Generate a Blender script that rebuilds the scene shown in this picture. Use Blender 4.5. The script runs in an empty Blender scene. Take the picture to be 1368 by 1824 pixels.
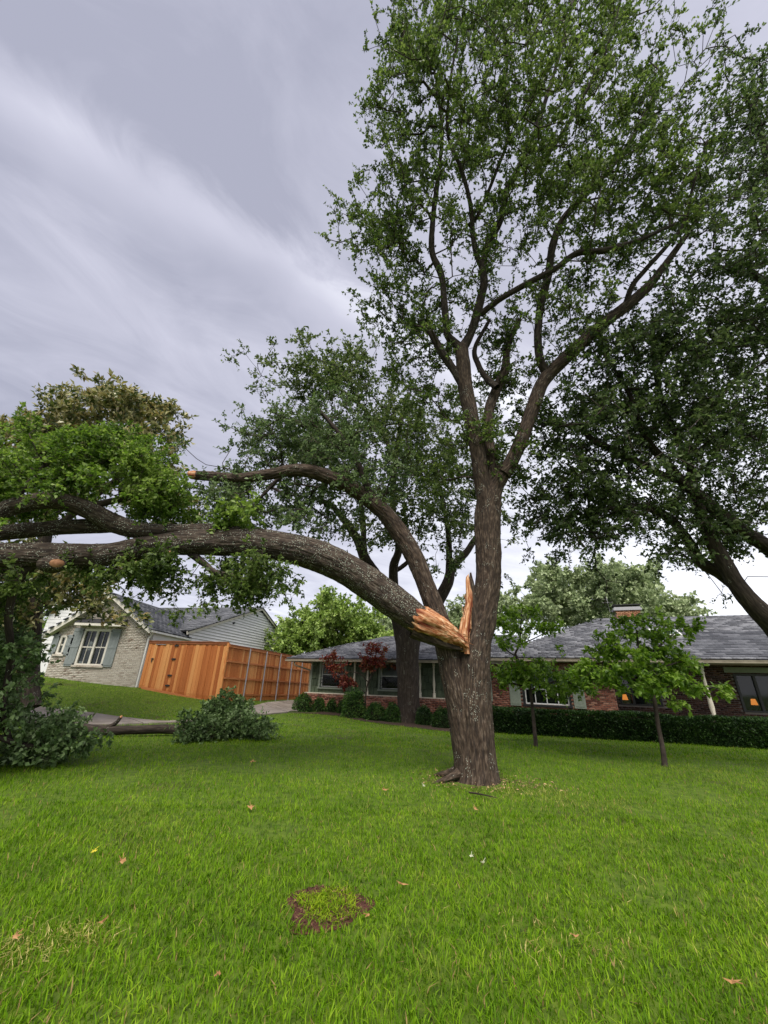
import bpy, math, random
import numpy as np
from mathutils import Matrix, Vector
random.seed(7); RG = np.random.default_rng(11)
SC = bpy.context.scene; COL = SC.collection

# ------------------------------------------------------------------ camera, world, sun, exposure
F = 690.0; PITCH = math.radians(23.5); ROLL = math.radians(1.75); CAM = np.array([0, 0, 1.6])
FW = np.array([0, math.cos(PITCH), math.sin(PITCH)]); UP0 = np.array([0, -math.sin(PITCH), math.cos(PITCH)]); R0 = np.array([1., 0, 0])
RT = R0*math.cos(ROLL)+UP0*math.sin(ROLL); UPV = -R0*math.sin(ROLL)+UP0*math.cos(ROLL)
cd = bpy.data.cameras.new('camera'); cam = bpy.data.objects.new('camera', cd); COL.objects.link(cam)
cd.sensor_fit = 'VERTICAL'; cd.sensor_height = 36; cd.lens = 36*F/1824; cd.clip_start = .05; cd.clip_end = 3000
M = Matrix.Identity(4)
for i in range(3):
    M[i][0] = RT[i]; M[i][1] = UPV[i]; M[i][2] = -FW[i]; M[i][3] = CAM[i]
cam.matrix_world = M; SC.camera = cam

SUN_EL = math.radians(57); SUN_AZ = math.radians(186)      # compass-style, clockwise from +Y: from the left, slightly behind
world = bpy.data.worlds.new('World'); SC.world = world; world.use_nodes = True
wn = world.node_tree; wn.nodes.clear()
def WN(t, **k):
    n = wn.nodes.new(t)
    for a, b in k.items(): setattr(n, a, b)
    return n
wl = wn.links.new
tc = WN('ShaderNodeTexCoord'); sep = WN('ShaderNodeSeparateXYZ'); wl(tc.outputs['Generated'], sep.inputs[0])
def wm(op, a, b=None, c=None, clamp=False):
    n = WN('ShaderNodeMath', operation=op, use_clamp=clamp)
    for i, v in enumerate((a, b, c)):
        if v is None: continue
        if isinstance(v, (int, float)): n.inputs[i].default_value = v
        else: wl(v, n.inputs[i])
    return n.outputs[0]
zc = wm('ADD', wm('MAXIMUM', sep.outputs[2], 0.0), 0.12)
cx = wm('DIVIDE', sep.outputs[0], zc); cy = wm('DIVIDE', sep.outputs[1], zc)     # position on the cloud layer
# cloud bands run from (-1.1,.55) towards (-.2,1.2) on the layer
BA = math.radians(34)
al = wm('ADD', wm('MULTIPLY', cx, math.cos(BA)), wm('MULTIPLY', cy, math.sin(BA)))
ac = wm('ADD', wm('MULTIPLY', cx, -math.sin(BA)), wm('MULTIPLY', cy, math.cos(BA)))
cmb = WN('ShaderNodeCombineXYZ'); wl(wm('MULTIPLY', al, 2.4), cmb.inputs[0]); wl(wm('MULTIPLY', ac, 4.2), cmb.inputs[1])
cmb.inputs[2].default_value = 3.3
n1 = WN('ShaderNodeTexNoise'); wl(cmb.outputs[0], n1.inputs['Vector']); n1.inputs['Scale'].default_value = 1.15
n1.inputs['Detail'].default_value = 7; n1.inputs['Roughness'].default_value = .6; n1.inputs['Distortion'].default_value = .9
cmb2 = WN('ShaderNodeCombineXYZ'); wl(cx, cmb2.inputs[0]); wl(cy, cmb2.inputs[1]); cmb2.inputs[2].default_value = 9.1
n2 = WN('ShaderNodeTexNoise'); wl(cmb2.outputs[0], n2.inputs['Vector']); n2.inputs['Scale'].default_value = 2.6; n2.inputs['Detail'].default_value = 4
# one long bright break in the cloud, edge roughened by noise
edge = wm('ADD', wm('SUBTRACT', ac, 0.62), wm('MULTIPLY', wm('SUBTRACT', n1.outputs[0], .5), .22))
band = wm('POWER', 2.718, wm('MULTIPLY', wm('MULTIPLY', edge, edge), -260.0))
edge2 = wm('ADD', wm('SUBTRACT', ac, 0.95), wm('MULTIPLY', wm('SUBTRACT', n2.outputs[0], .5), .8))
band2 = wm('POWER', 2.718, wm('MULTIPLY', wm('MULTIPLY', edge2, edge2), -14.0))
v = wm('ADD', wm('MULTIPLY', wm('SUBTRACT', n1.outputs[0], .5), .50), wm('MULTIPLY', wm('SUBTRACT', n2.outputs[0], .5), .34))
v = wm('ADD', v, wm('MULTIPLY', band, .23)); v = wm('ADD', v, wm('MULTIPLY', band2, .07))
hz = wm('POWER', wm('SUBTRACT', 1.0, wm('MAXIMUM', sep.outputs[2], 0.0)), 1.3)
v = wm('ADD', v, wm('MULTIPLY', hz, .46))
v = wm('ADD', v, wm('MULTIPLY', sep.outputs[0], .30))
v = wm('ADD', v, .23, clamp=True)
ramp = WN('ShaderNodeValToRGB'); wl(v, ramp.inputs[0])
e = ramp.color_ramp.elements; e[0].position = .12; e[0].color = (.34, .345, .425, 1); e[1].position = .85; e[1].color = (.92, .93, .99, 1)
x = e.new(.42); x.color = (.505, .505, .595, 1)
bg = WN('ShaderNodeBackground'); wl(ramp.outputs[0], bg.inputs[0]); bg.inputs[1].default_value = 0.385
sky = WN('ShaderNodeTexSky', sky_type='NISHITA'); sky.sun_disc = False; sky.sun_elevation = SUN_EL; sky.sun_rotation = SUN_AZ
bg2 = WN('ShaderNodeBackground'); wl(sky.outputs[0], bg2.inputs[0]); bg2.inputs[1].default_value = .06
mx = WN('ShaderNodeMixShader'); mx.inputs[0].default_value = .93; wl(bg2.outputs[0], mx.inputs[1]); wl(bg.outputs[0], mx.inputs[2])
wo = WN('ShaderNodeOutputWorld'); wl(mx.outputs[0], wo.inputs[0])

sd = bpy.data.lights.new('sun', 'SUN'); sd.energy = 1.5; sd.angle = math.radians(38); sd.color = (1, .94, .84)
so = bpy.data.objects.new('sun', sd); COL.objects.link(so)
sdir = Vector((math.sin(SUN_AZ)*math.cos(SUN_EL), math.cos(SUN_AZ)*math.cos(SUN_EL), math.sin(SUN_EL)))
so.rotation_euler = sdir.to_track_quat('Z', 'Y').to_euler()
vs = SC.view_settings; vs.view_transform = 'Standard'; vs.look = 'None'; vs.exposure = 1.8; vs.gamma = 1; vs.use_curve_mapping = False

# ------------------------------------------------------------------ helpers
def ray(px, py): return FW+RT*(px-684)/F-UPV*(py-912)/F
def P(px, py, Y):
    d = ray(px, py); return CAM+d*Y/d[1]
def Zp(px, py, z=0):
    d = ray(px, py); return CAM+d*(z-1.6)/d[2]
def depth(p): return (np.asarray(p)-CAM)@FW
def nrm(a):
    a = np.asarray(a, float); return a/np.maximum(np.linalg.norm(a, axis=-1, keepdims=True), 1e-9)
TAB = np.random.default_rng(3).random(65536)
def vnoise(p, f=1.0, o=0.0):
    p = np.asarray(p, float)*f+o; i = np.floor(p).astype(np.int64); t = p-i; t = t*t*(3-2*t); r = 0
    for a in (0, 1):
        for b in (0, 1):
            for c in (0, 1):
                h = ((i[..., 0]+a)*73856093) ^ ((i[..., 1]+b)*19349663) ^ ((i[..., 2]+c)*83492791)
                w = (t[..., 0] if a else 1-t[..., 0])*(t[..., 1] if b else 1-t[..., 1])*(t[..., 2] if c else 1-t[..., 2])
                r = r+TAB[(h ^ (h >> 13)) & 65535]*w
    return r
def fbm(p, f=1.0, o=0.0, n=3):
    return sum(vnoise(p, f*2**k, o+17.3*k)*.5**k for k in range(n))/sum(.5**k for k in range(n))

def set_props(o, label=None, cat=None, group=None, kind=None):
    if label: o['label'] = label
    if cat: o['category'] = cat
    if group: o['group'] = group
    if kind: o['kind'] = kind
    return o
def link(name, me, parent=None, mat=None):
    o = bpy.data.objects.new(name, me); COL.objects.link(o)
    if mat is not None and me is not None and not me.materials: me.materials.append(mat)
    if parent is not None: o.parent = parent
    return o
def empty(name, loc, rz=0, **k):
    o = bpy.data.objects.new(name, None); COL.objects.link(o); o.location = tuple(loc); o.rotation_euler = (0, 0, rz)
    o.empty_display_size = .3
    return set_props(o, **k)
def quadmesh(name, V, Q, mat, parent=None, smooth=False, attr=None):
    V = np.asarray(V, np.float32); Q = np.asarray(Q, np.int32); k = Q.shape[1]
    me = bpy.data.meshes.new(name); me.vertices.add(len(V)); me.vertices.foreach_set('co', V.ravel())
    me.loops.add(Q.size); me.loops.foreach_set('vertex_index', Q.ravel())
    me.polygons.add(len(Q)); me.polygons.foreach_set('loop_start', np.arange(0, Q.size, k, dtype=np.int32))
    if smooth: me.polygons.foreach_set('use_smooth', np.ones(len(Q), bool))
    if attr is not None:
        a = me.attributes.new('bark', 'FLOAT_VECTOR', 'POINT'); a.data.foreach_set('vector', np.asarray(attr, np.float32).ravel())
    me.update(calc_edges=True)
    return link(name, me, parent, mat)
class MB:
    def __init__(s): s.v = []; s.f = []
    def add(s, vs, fs):
        n = len(s.v); s.v += [tuple(map(float, q)) for q in vs]; s.f += [tuple(n+i for i in f) for f in fs]; return s
    def box(s, x0, x1, y0, y1, z0, z1):
        return s.add([(x0,y0,z0),(x1,y0,z0),(x1,y1,z0),(x0,y1,z0),(x0,y0,z1),(x1,y0,z1),(x1,y1,z1),(x0,y1,z1)],
                     [(3,2,1,0),(4,5,6,7),(0,1,5,4),(1,2,6,5),(2,3,7,6),(3,0,4,7)])
    def slab(s, pts, off):       # polygon extruded by a vector
        n = len(pts); o = np.asarray(off); top = [tuple(np.asarray(p)+o) for p in pts]
        fs = [tuple(range(n))[::-1], tuple(range(n, 2*n))]+[(i, (i+1) % n, n+(i+1) % n, n+i) for i in range(n)]
        return s.add(list(pts)+top, fs)
    def cyl(s, a, b, r, n=8, r2=None):
        a = np.asarray(a, float); b = np.asarray(b, float); d = nrm(b-a); q = np.cross(d, (0, 0, 1) if abs(d[2]) < .9 else (1, 0, 0)); q = nrm(q); w = np.cross(d, q)
        r2 = r if r2 is None else r2; vs = []
        for c, rr in ((a, r), (b, r2)):
            vs += [c+rr*(math.cos(t)*q+math.sin(t)*w) for t in [2*math.pi*i/n for i in range(n)]]
        return s.add(vs, [(i, (i+1) % n, n+(i+1) % n, n+i) for i in range(n)]+[tuple(range(n))[::-1], tuple(range(n, 2*n))])
    def beam(s, a, b, w, h):     # box along a-b, w horizontal, h vertical
        a = np.asarray(a, float); b = np.asarray(b, float); d = nrm(b-a); q = nrm(np.cross(d, (0, 0, 1)))*w/2; u = nrm(np.cross(q, d))*h/2
        vs = [a-q-u, a+q-u, a+q+u, a-q+u, b-q-u, b+q-u, b+q+u, b-q+u]
        return s.add(vs, [(3,2,1,0),(4,5,6,7),(0,1,5,4),(1,2,6,5),(2,3,7,6),(3,0,4,7)])
    def build(s, name, mat, parent=None, smooth=False, bevel=0):
        me = bpy.data.meshes.new(name); me.from_pydata(s.v, [], s.f); me.update()
        if smooth: me.polygons.foreach_set('use_smooth', np.ones(len(me.polygons), bool))
        o = link(name, me, parent, mat)
        if bevel:
            m = o.modifiers.new('bevel', 'BEVEL'); m.width = bevel; m.segments = 2
        return o

# ------------------------------------------------------------------ materials
MATS = {}
def material(name, cols, scale=4, rough=.8, bump=.0, bscale=None, island=0., spec=.3, trans=0., stretch=None, coord='Object', detail=5, extra=None, emit=None, bdist=.02):
    if name in MATS: return MATS[name]
    m = bpy.data.materials.new(name); m.use_nodes = True; nt = m.node_tree; N = nt.nodes; Lk = nt.links.new
    b = N['Principled BSDF']; b.inputs['Roughness'].default_value = rough
    b.inputs['Specular IOR Level'].default_value = spec
    t = N.new('ShaderNodeTexCoord'); src = t.outputs['Object']
    if coord == 'bark':
        at = N.new('ShaderNodeAttribute'); at.attribute_name = 'bark'; src = at.outputs['Vector']
    if coord == 'World':
        g = N.new('ShaderNodeNewGeometry'); src = g.outputs['Position']
    if stretch:
        mp = N.new('ShaderNodeMapping'); mp.inputs['Scale'].default_value = stretch; Lk(src, mp.inputs[0]); src = mp.outputs[0]
    no = N.new('ShaderNodeTexNoise'); no.inputs['Scale'].default_value = scale; no.inputs['Detail'].default_value = detail; no.inputs['Roughness'].default_value = .6; Lk(src, no.inputs['Vector'])
    val = no.outputs[0]
    if island:
        gi = N.new('ShaderNodeNewGeometry'); oi = N.new('ShaderNodeObjectInfo')
        ad = N.new('ShaderNodeMath'); ad.operation = 'ADD'; Lk(gi.outputs['Random Per Island'], ad.inputs[0]); Lk(oi.outputs['Random'], ad.inputs[1])
        fr = N.new('ShaderNodeMath'); fr.operation = 'FRACT'; Lk(ad.outputs[0], fr.inputs[0])
        ml = N.new('ShaderNodeMath'); ml.operation = 'MULTIPLY_ADD'; Lk(fr.outputs[0], ml.inputs[0]); ml.inputs[1].default_value = island; ml.inputs[2].default_value = -island/2
        a2 = N.new('ShaderNodeMath'); a2.operation = 'ADD'; Lk(val, a2.inputs[0]); Lk(ml.outputs[0], a2.inputs[1]); val = a2.outputs[0]
    r = N.new('ShaderNodeValToRGB'); Lk(val, r.inputs[0]); el = r.color_ramp.elements
    ps = np.linspace(.28, .72, len(cols)) if len(cols) > 1 else [0.5]
    el[0].position = ps[0]; el[0].color = (*cols[0], 1)
    if len(cols) > 1:
        el[1].position = ps[-1]; el[1].color = (*cols[-1], 1)
        for p_, c_ in zip(ps[1:-1], cols[1:-1]):
            q = el.new(p_); q.color = (*c_, 1)
    else: el[1].color = (*cols[0], 1)
    colr = r.outputs[0]
    if extra: colr = extra(nt, colr, src, val)
    Lk(colr, b.inputs['Base Color'])
    if bump:
        nb = N.new('ShaderNodeTexNoise'); nb.inputs['Scale'].default_value = bscale or scale*3; nb.inputs['Detail'].default_value = 6; Lk(src, nb.inputs['Vector'])
        bp = N.new('ShaderNodeBump'); bp.inputs['Strength'].default_value = bump; bp.inputs['Distance'].default_value = bdist; Lk(nb.outputs[0], bp.inputs['Height']); Lk(bp.outputs[0], b.inputs['Normal'])
    if trans:
        tr = N.new('ShaderNodeBsdfTranslucent'); ms = N.new('ShaderNodeMixShader'); ms.inputs[0].default_value = trans
        hs = N.new('ShaderNodeHueSaturation'); hs.inputs['Value'].default_value = 1.5; hs.inputs['Saturation'].default_value = 1.1; Lk(colr, hs.inputs['Color']); Lk(hs.outputs[0], tr.inputs[0])
        Lk(b.outputs[0], ms.inputs[1]); Lk(tr.outputs[0], ms.inputs[2]); Lk(ms.outputs[0], N['Material Output'].inputs[0])
    if emit:
        b.inputs['Emission Color'].default_value = (*emit[0], 1); b.inputs['Emission Strength'].default_value = emit[1]
    MATS[name] = m; return m
def mixc(nt, a, b, fac):
    n = nt.nodes.new('ShaderNodeMix'); n.data_type = 'RGBA'
    for s, v in ((n.inputs[6], a), (n.inputs[7], b), (n.inputs[0], fac)):
        if isinstance(v, tuple): s.default_value = (*v, 1)
        elif isinstance(v, float): s.default_value = v
        else: nt.links.new(v, s)
    return n.outputs[2]
def thr(nt, src, scale, lo, hi, detail=3, kind='noise', vecscale=None):
    if vecscale:
        mp = nt.nodes.new('ShaderNodeMapping'); mp.inputs['Scale'].default_value = vecscale; nt.links.new(src, mp.inputs[0]); src = mp.outputs[0]
    n = nt.nodes.new('ShaderNodeTexNoise' if kind == 'noise' else 'ShaderNodeTexVoronoi'); n.inputs['Scale'].default_value = scale
    if kind == 'noise': n.inputs['Detail'].default_value = detail
    nt.links.new(src, n.inputs['Vector'])
    m = nt.nodes.new('ShaderNodeMapRange'); m.inputs[1].default_value = lo; m.inputs[2].default_value = hi; nt.links.new(n.outputs[0], m.inputs[0]); return m.outputs[0]
def mulv(nt, a, b):
    n = nt.nodes.new('ShaderNodeMath'); n.operation = 'MULTIPLY'; nt.links.new(a, n.inputs[0]); nt.links.new(b, n.inputs[1]) if not isinstance(b, float) else setattr(n.inputs[1], 'default_value', b); return n.outputs[0]

def lichen(amount, col=(.42, .45, .38), up=False):
    def f(nt, c, src, val):
        spot = thr(nt, src, 46, .30, .17, kind='vor', vecscale=(1, 1, 2.5)); patch = thr(nt, src, 5, .62-amount*.2, .70-amount*.2, vecscale=(1, 1, 3))
        fur = thr(nt, src, 42, .54, .36, detail=5, vecscale=(1, 1, .45))
        c = mixc(nt, c, (.018, .013, .011), mulv(nt, fur, .8))
        return mixc(nt, c, col, mulv(nt, spot, patch))
    return f
BARK = material('bark', [(.013, .0075, .005), (.040, .026, .0175), (.078, .055, .039), (.18, .14, .107)], scale=26, rough=.9, bump=.9, bscale=30, coord='bark', extra=lichen(.25), stretch=None, bdist=.03)
BARKLOG = material('lichened_bark', [(.012, .0075, .0055), (.036, .025, .018), (.072, .054, .040), (.15, .125, .098)], scale=26, rough=.88, bump=.9, bscale=30, coord='bark', extra=lichen(.95, (.40, .44, .36)), bdist=.03)
BARKDARK = material('dark_bark', [(.014, .010, .008), (.040, .030, .023), (.08, .062, .048)], scale=16, rough=.9, bump=.6, bscale=26, coord='bark', extra=lichen(.1))
BARKMID = material('limb_bark', [(.010, .007, .005), (.026, .018, .014), (.050, .038, .029), (.10, .08, .064)], scale=26, rough=.9, bump=.8, bscale=30, coord='bark', extra=lichen(.2), bdist=.03)
BARKTHIN = material('thin_bark', [(.02, .015, .012), (.05, .038, .03), (.09, .07, .06)], scale=6, rough=.9, coord='Object')
WOOD = material('torn_wood', [(.07, .02, .009), (.28, .085, .028), (.44, .20, .09), (.64, .40, .23), (.76, .60, .42)], scale=24, rough=.75, bump=1.0, bscale=26, coord='bark', stretch=(1.5, 1.5, .55), extra=lambda nt, c, src, val: mixc(nt, c, (.16, .03, .012), thr(nt, src, 6, .52, .62, detail=4)))
def leafmat(name, cols, trans=.35, rough=.5, scale=.9, island=.5, spec=.3):
    return material(name, cols, scale=scale, rough=rough, island=island, trans=trans, coord='World', detail=3, spec=spec)
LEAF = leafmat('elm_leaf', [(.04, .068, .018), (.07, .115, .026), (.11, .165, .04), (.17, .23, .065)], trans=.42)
LEAFBLUE = leafmat('underside_leaf', [(.045, .08, .028), (.08, .125, .044), (.12, .175, .068), (.17, .235, .10)], trans=.35)
LEAFOAK = leafmat('oak_leaf', [(.028, .048, .016), (.05, .082, .026), (.08, .12, .04), (.12, .165, .06)], trans=.4)
LEAFOLIVE = leafmat('olive_oak_leaf', [(.04, .07, .02), (.07, .11, .03), (.11, .155, .045), (.16, .2, .075)], trans=.35)
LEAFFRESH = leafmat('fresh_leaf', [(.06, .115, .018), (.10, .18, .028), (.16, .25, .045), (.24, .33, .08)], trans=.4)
LEAFBUSH = leafmat('wilting_leaf', [(.055, .10, .032), (.10, .165, .052), (.155, .235, .085), (.21, .29, .13)], trans=.25)
LEAFMAG = leafmat('magnolia_leaf', [(.06, .085, .025), (.13, .16, .045), (.21, .22, .065), (.30, .22, .08), (.40, .38, .2)], trans=.25, rough=.35, island=.9, spec=.5)
LEAFDOG = leafmat('dogwood_leaf', [(.08, .155, .02), (.14, .25, .03), (.21, .34, .045), (.30, .43, .09)], trans=.45, rough=.35, scale=2.5)
LEAFRED = leafmat('red_leaf', [(.12, .02, .02), (.22, .04, .035), (.3, .09, .05), (.16, .09, .03)], trans=.3)
LEAFHEDGE = leafmat('hedge_leaf', [(.010, .028, .007), (.022, .055, .011), (.045, .10, .016)], trans=.15, scale=2)
LEAFSHRUB = leafmat('shrub_leaf', [(.012, .04, .010), (.03, .075, .014), (.05, .12, .02), (.09, .17, .03)], trans=.2, scale=2)
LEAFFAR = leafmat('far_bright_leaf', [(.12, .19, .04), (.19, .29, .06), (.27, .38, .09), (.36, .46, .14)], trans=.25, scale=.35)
LEAFFAR2 = leafmat('far_hazed_leaf', [(.19, .25, .12), (.27, .34, .17), (.34, .41, .22), (.41, .48, .28)], trans=.2, scale=.3)  # distance haze is put into these paler leaf greens

# ------------------------------------------------------------------ terrain
S = 1.18
def fp(px, py, D): p = P(px, py, D); return tuple(p)
FN = np.array(P(387, 1248, 18.6*S)); FL = np.array(P(247, 1224, 19.2*S)); FF = np.array(P(556, 1247, 28.3*S))
WBL = np.array(P(85, 1205, 19.3*S)); WBR = np.array(P(240, 1224, 19.3*S))
CTRL = [(0, 0, 0), (-5, 3, 0), (5, 3, 0), (0, 8, 0), (4, 10, -.01), (-5, 10, 0), (10, 10, -.06), (15, 15.5, -.25), (5, 18.8, -.22), (0, 20, -.15),
        (-4.7, 23.7, -.1), (-2, 15, -.02), (-7, 12, 0), (-6.9, 16.2, .03), (-4.5, 22, .05), (-10, 14.6, .03), tuple(FN), tuple(FL-np.array([0, 0, .02])), tuple(FF), tuple(WBL), tuple(WBR),
        tuple(P(385, 1257, 21.3)), tuple(P(200, 1270, 18.0)), tuple(P(120, 1245, 19.5)), (-25, 12, .3), (-28, 25, 1.5), (-16, 35, 1.2), (-8, 45, .3), (10, 40, -.2), (30, 20, -.4), (30, 0, 0), (-30, 0, 0), (0, -10, 0), (0, 60, 0), (4, 28, -.15), (14, 24, -.25)]
_C = np.array(CTRL); _D = np.linalg.norm(_C[:, None, :2]-_C[None, :, :2], axis=2)
_W = np.linalg.solve(_D+np.eye(len(_C))*1e-6, _C[:, 2])
def T(x, y):
    x = np.clip(np.asarray(x, float), -35, 35); y = np.clip(np.asarray(y, float), -10, 60); r = np.zeros(np.broadcast(x, y).shape)
    for c, w in zip(_C, _W): r = r+w*np.sqrt((x-c[0])**2+(y-c[1])**2+.15)
    return r
def G(px, py):
    z = 0.
    for _ in range(12):
        p = Zp(px, py, z); z = float(T(p[0], p[1]))
    return np.array([p[0], p[1], z])
gx = np.concatenate([[-600, -300, -150, -80, -50], np.arange(-36, 36.1, .4), [50, 80, 150, 300, 600]]); gy = np.concatenate([[-200, -80, -30], np.arange(-12, 60.1, .4), [80, 150, 300, 700, 1500]])
GX, GY = np.meshgrid(gx, gy); GZ = T(GX, GY)
nx = len(gx); ny = len(gy); idx = np.arange(nx*ny).reshape(ny, nx)
Q = np.stack([idx[:-1, :-1], idx[:-1, 1:], idx[1:, 1:], idx[1:, :-1]], -1).reshape(-1, 4)
def lawn_extra(nt, c, src, val):
    return mixc(nt, c, (.05, .045, .015), thr(nt, src, .5, .6, .75))
SOILG = material('lawn_ground', [(.03, .055, .004), (.07, .115, .008), (.11, .165, .012)], scale=7, rough=.95, bump=.5, bscale=30, coord='World', extra=lawn_extra)
g = quadmesh('ground', np.stack([GX, GY, GZ], -1).reshape(-1, 3), Q, SOILG, smooth=True); g['kind'] = 'structure'

# driveway: concrete panels with open joints
near = [(-26, 13.2), (-17, 13.9), (-10.2, 15.0), (-7.6, 15.8), (-5.9, 17.6), (-4.9, 20.4), (-4.35, 23.2), (-3.9, 27.5), (-2.2, 33), (-.5, 40)]
near[2:6] = [tuple(G(150, 1294)[:2]), tuple(G(345, 1287)[:2]), tuple(G(430, 1279)[:2]), tuple(G(512, 1270)[:2])]
far_ = [(-26, 16.6), (-17.5, 17.2), (-11.8, 17.6), (-9.3, 19.2), (-7.6, 21.2), (-6.9, 23.6), (-6.5, 25.6), (-5.9, 28.5), (-4.7, 33), (-3.0, 40)]
far_[2:6] = [tuple(G(170, 1272)[:2]), tuple(G(290, 1264)[:2]), tuple(G(388, 1258)[:2]), tuple(G(470, 1252)[:2])]
CONC = material('driveway_concrete', [(.15, .125, .105), (.22, .19, .165), (.30, .265, .235)], scale=1.6, rough=.85, bump=.25, bscale=40, coord='World')
near = np.array(near); far_ = np.array(far_)
def drive_pt(t, s_):
    i = min(int(t), len(near)-2); f = t-i; a = near[i]*(1-f)+near[i+1]*f; b = far_[i]*(1-f)+far_[i+1]*f; q = a*(1-s_)+b*s_; return q
drv = empty('driveway', (0, 0, 0), kind='structure')
tt = np.arange(0, len(near)-1+.001, .5)
for k in range(len(tt)-1):
    V = []; n_ = 5; m_ = 9
    for i in range(m_):
        for j in range(n_):
            q = drive_pt(min(tt[k]+.008+(tt[k+1]-tt[k]-.016)*i/(m_-1), len(near)-1.001), j/(n_-1)); V.append((q[0], q[1], float(T(*q))+.05))
    top = len(V); V += [(a, b, c-.12) for a, b, c in V]
    f = []
    for i in range(m_-1):
        for j in range(n_-1): a = i*n_+j; f.append((a, a+1, a+n_+1, a+n_))
    ring = [j for j in range(n_)]+[i*n_+n_-1 for i in range(1, m_)]+[(m_-1)*n_+j for j in range(n_-2, -1, -1)]+[i*n_ for i in range(m_-2, 0, -1)]
    for a, b in zip(ring, ring[1:]+ring[:1]): f.append((b, a, top+a, top+b))
    MB().add(V, f).build('concrete_slab', CONC, drv)

# ------------------------------------------------------------------ repeated pieces: first `limit` as objects, the rest joined
def pieces(name, base, mats, mat, parent, limit=290, key=None, rest=None):
    """base = (verts, faces); mats = list of 4x4 numpy matrices in the parent's space"""
    if key is not None: mats = [m for _, m in sorted(zip([key(m) for m in mats], mats), key=lambda q: q[0])]
    me = bpy.data.meshes.new(name); me.from_pydata([tuple(q) for q in base[0]], [], base[1]); me.materials.append(mat); me.update()
    for m in mats[:limit]:
        o = bpy.data.objects.new(name, me); COL.objects.link(o); o.parent = parent; o.matrix_local = Matrix(m.tolist())
    if len(mats) > limit:
        b = np.array(base[0], float); mb = mats[limit:]; V = np.concatenate([b@m[:3, :3].T+m[:3, 3] for m in mb])
        F_ = np.array(base[1]); Fi = np.concatenate([F_+len(b)*i for i in range(len(mb))])
        o = quadmesh(rest or name, V, Fi, mat, parent); o['kind'] = 'stuff'
def unitbox(taper=0.06):   # unit box x,z in [0,1], y in [0,1] with front face at y=0 slightly chamfered
    c = .03
    return ([(0,1,0),(1,1,0),(1,1,1),(0,1,1),(c,0,c*2),(1-c,0,c*2),(1-c,0,1-c*2),(c,0,1-c*2)], [(0,1,5,4),(1,2,6,5),(2,3,7,6),(3,0,4,7),(4,5,6,7)])
def TR(x, y, z, sx, sy, sz, rz=0.):
    m = np.eye(4); c, s = math.cos(rz), math.sin(rz); m[:3, :3] = np.array([[c, -s, 0], [s, c, 0], [0, 0, 1]])@np.diag([sx, sy, sz]); m[:3, 3] = (x, y, z); return m
def brick_mats(x0, x1, y, z0, z1, bl=.25, bh=.08, holes=(), top=None, joint=.012, proud=.03):
    out = []; row = 0; z = z0
    while z+bh <= z1+.02:
        x = x0-(bl/2 if row % 2 else 0)
        while x < x1-.02:
            a = max(x, x0); b = min(x+bl, x1)
            cx_ = (a+b)/2; cz_ = z+bh/2
            if b-a > .05 and not any(h[0] < cx_ < h[1] and h[2] < cz_ < h[3] for h in holes) and (top is None or cz_+bh/2 < top(cx_)):
                out.append(TR(a+joint/2, y-proud-random.uniform(0, .005), z+joint/2, b-a-joint, proud+.01, bh-joint))
            x += bl
        z += bh; row += 1
    return out

# ------------------------------------------------------------------ red-brick ranch house
HO = np.array([-5.7, 25.5, 0.]); HA = math.radians(-22); HU = np.array([math.cos(HA), math.sin(HA), 0]); HN = np.array([-math.sin(HA), math.cos(HA), 0])
def W2(xl, yl, z=0): return HO+HU*xl+HN*yl+np.array([0, 0, z])
house = empty('brick_house', HO, HA, label='long low red brick house with grey shingled hip roof behind the hedge', cat='house')
BRICK = material('red_brick', [(.11, .04, .028), (.20, .075, .05), (.30, .12, .08), (.36, .20, .14)], scale=9, rough=.9, island=.55, bump=.4, bscale=60)
MORTAR = material('mortar', [(.22, .19, .165), (.30, .27, .24)], scale=20, rough=.95)
SHADEBRICK = material('shaded_brick', [(.035, .016, .012), (.07, .032, .022), (.12, .06, .042)], scale=8, rough=.85, island=.45, bump=.4, bscale=60)  # brick darkened, the porch shade is put into its colour
SAGE = material('sage_paint', [(.20, .235, .19), (.25, .285, .235)], scale=12, rough=.6)
SHAKE = material('dark_green_shake', [(.05, .068, .042), (.08, .105, .068), (.11, .14, .09)], scale=6, rough=.85, island=.35, bump=.4, bscale=50)
CREAM = material('cream_paint', [(.52, .48, .38), (.66, .62, .51)], scale=8, rough=.6)
SOFFIT = material('soffit_paint', [(.25, .22, .17), (.32, .28, .22)], scale=5, rough=.7)
GUTTER = material('gutter_metal', [(.22, .19, .14), (.34, .30, .23)], scale=5, rough=.5)
def shingle_extra(nt, c, src, val): return mixc(nt, c, (.07, .075, .09), thr(nt, src, .7, .5, .72))
SHING = material('grey_slate_shingle', [(.07, .072, .085), (.13, .135, .155), (.21, .215, .24)], scale=14, rough=.75, island=.6, bump=.35, bscale=90, extra=shingle_extra)
UNDER = material('roof_underlay', [(.03, .03, .035)], rough=.9)
BLACK = material('black_iron', [(.012, .012, .012), (.03, .03, .03)], scale=10, rough=.5, spec=.5)
WHITE = material('white_paint', [(.62, .62, .60), (.74, .74, .72)], scale=6, rough=.55)
ROOM = material('dim_room_wall', [(.05, .035, .025), (.09, .065, .05)], scale=2, rough=.9)
LAMP = material('lit_lamp_shade', [(.9, .4, .1)], emit=((1, .30, .06), 1.5))
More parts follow.
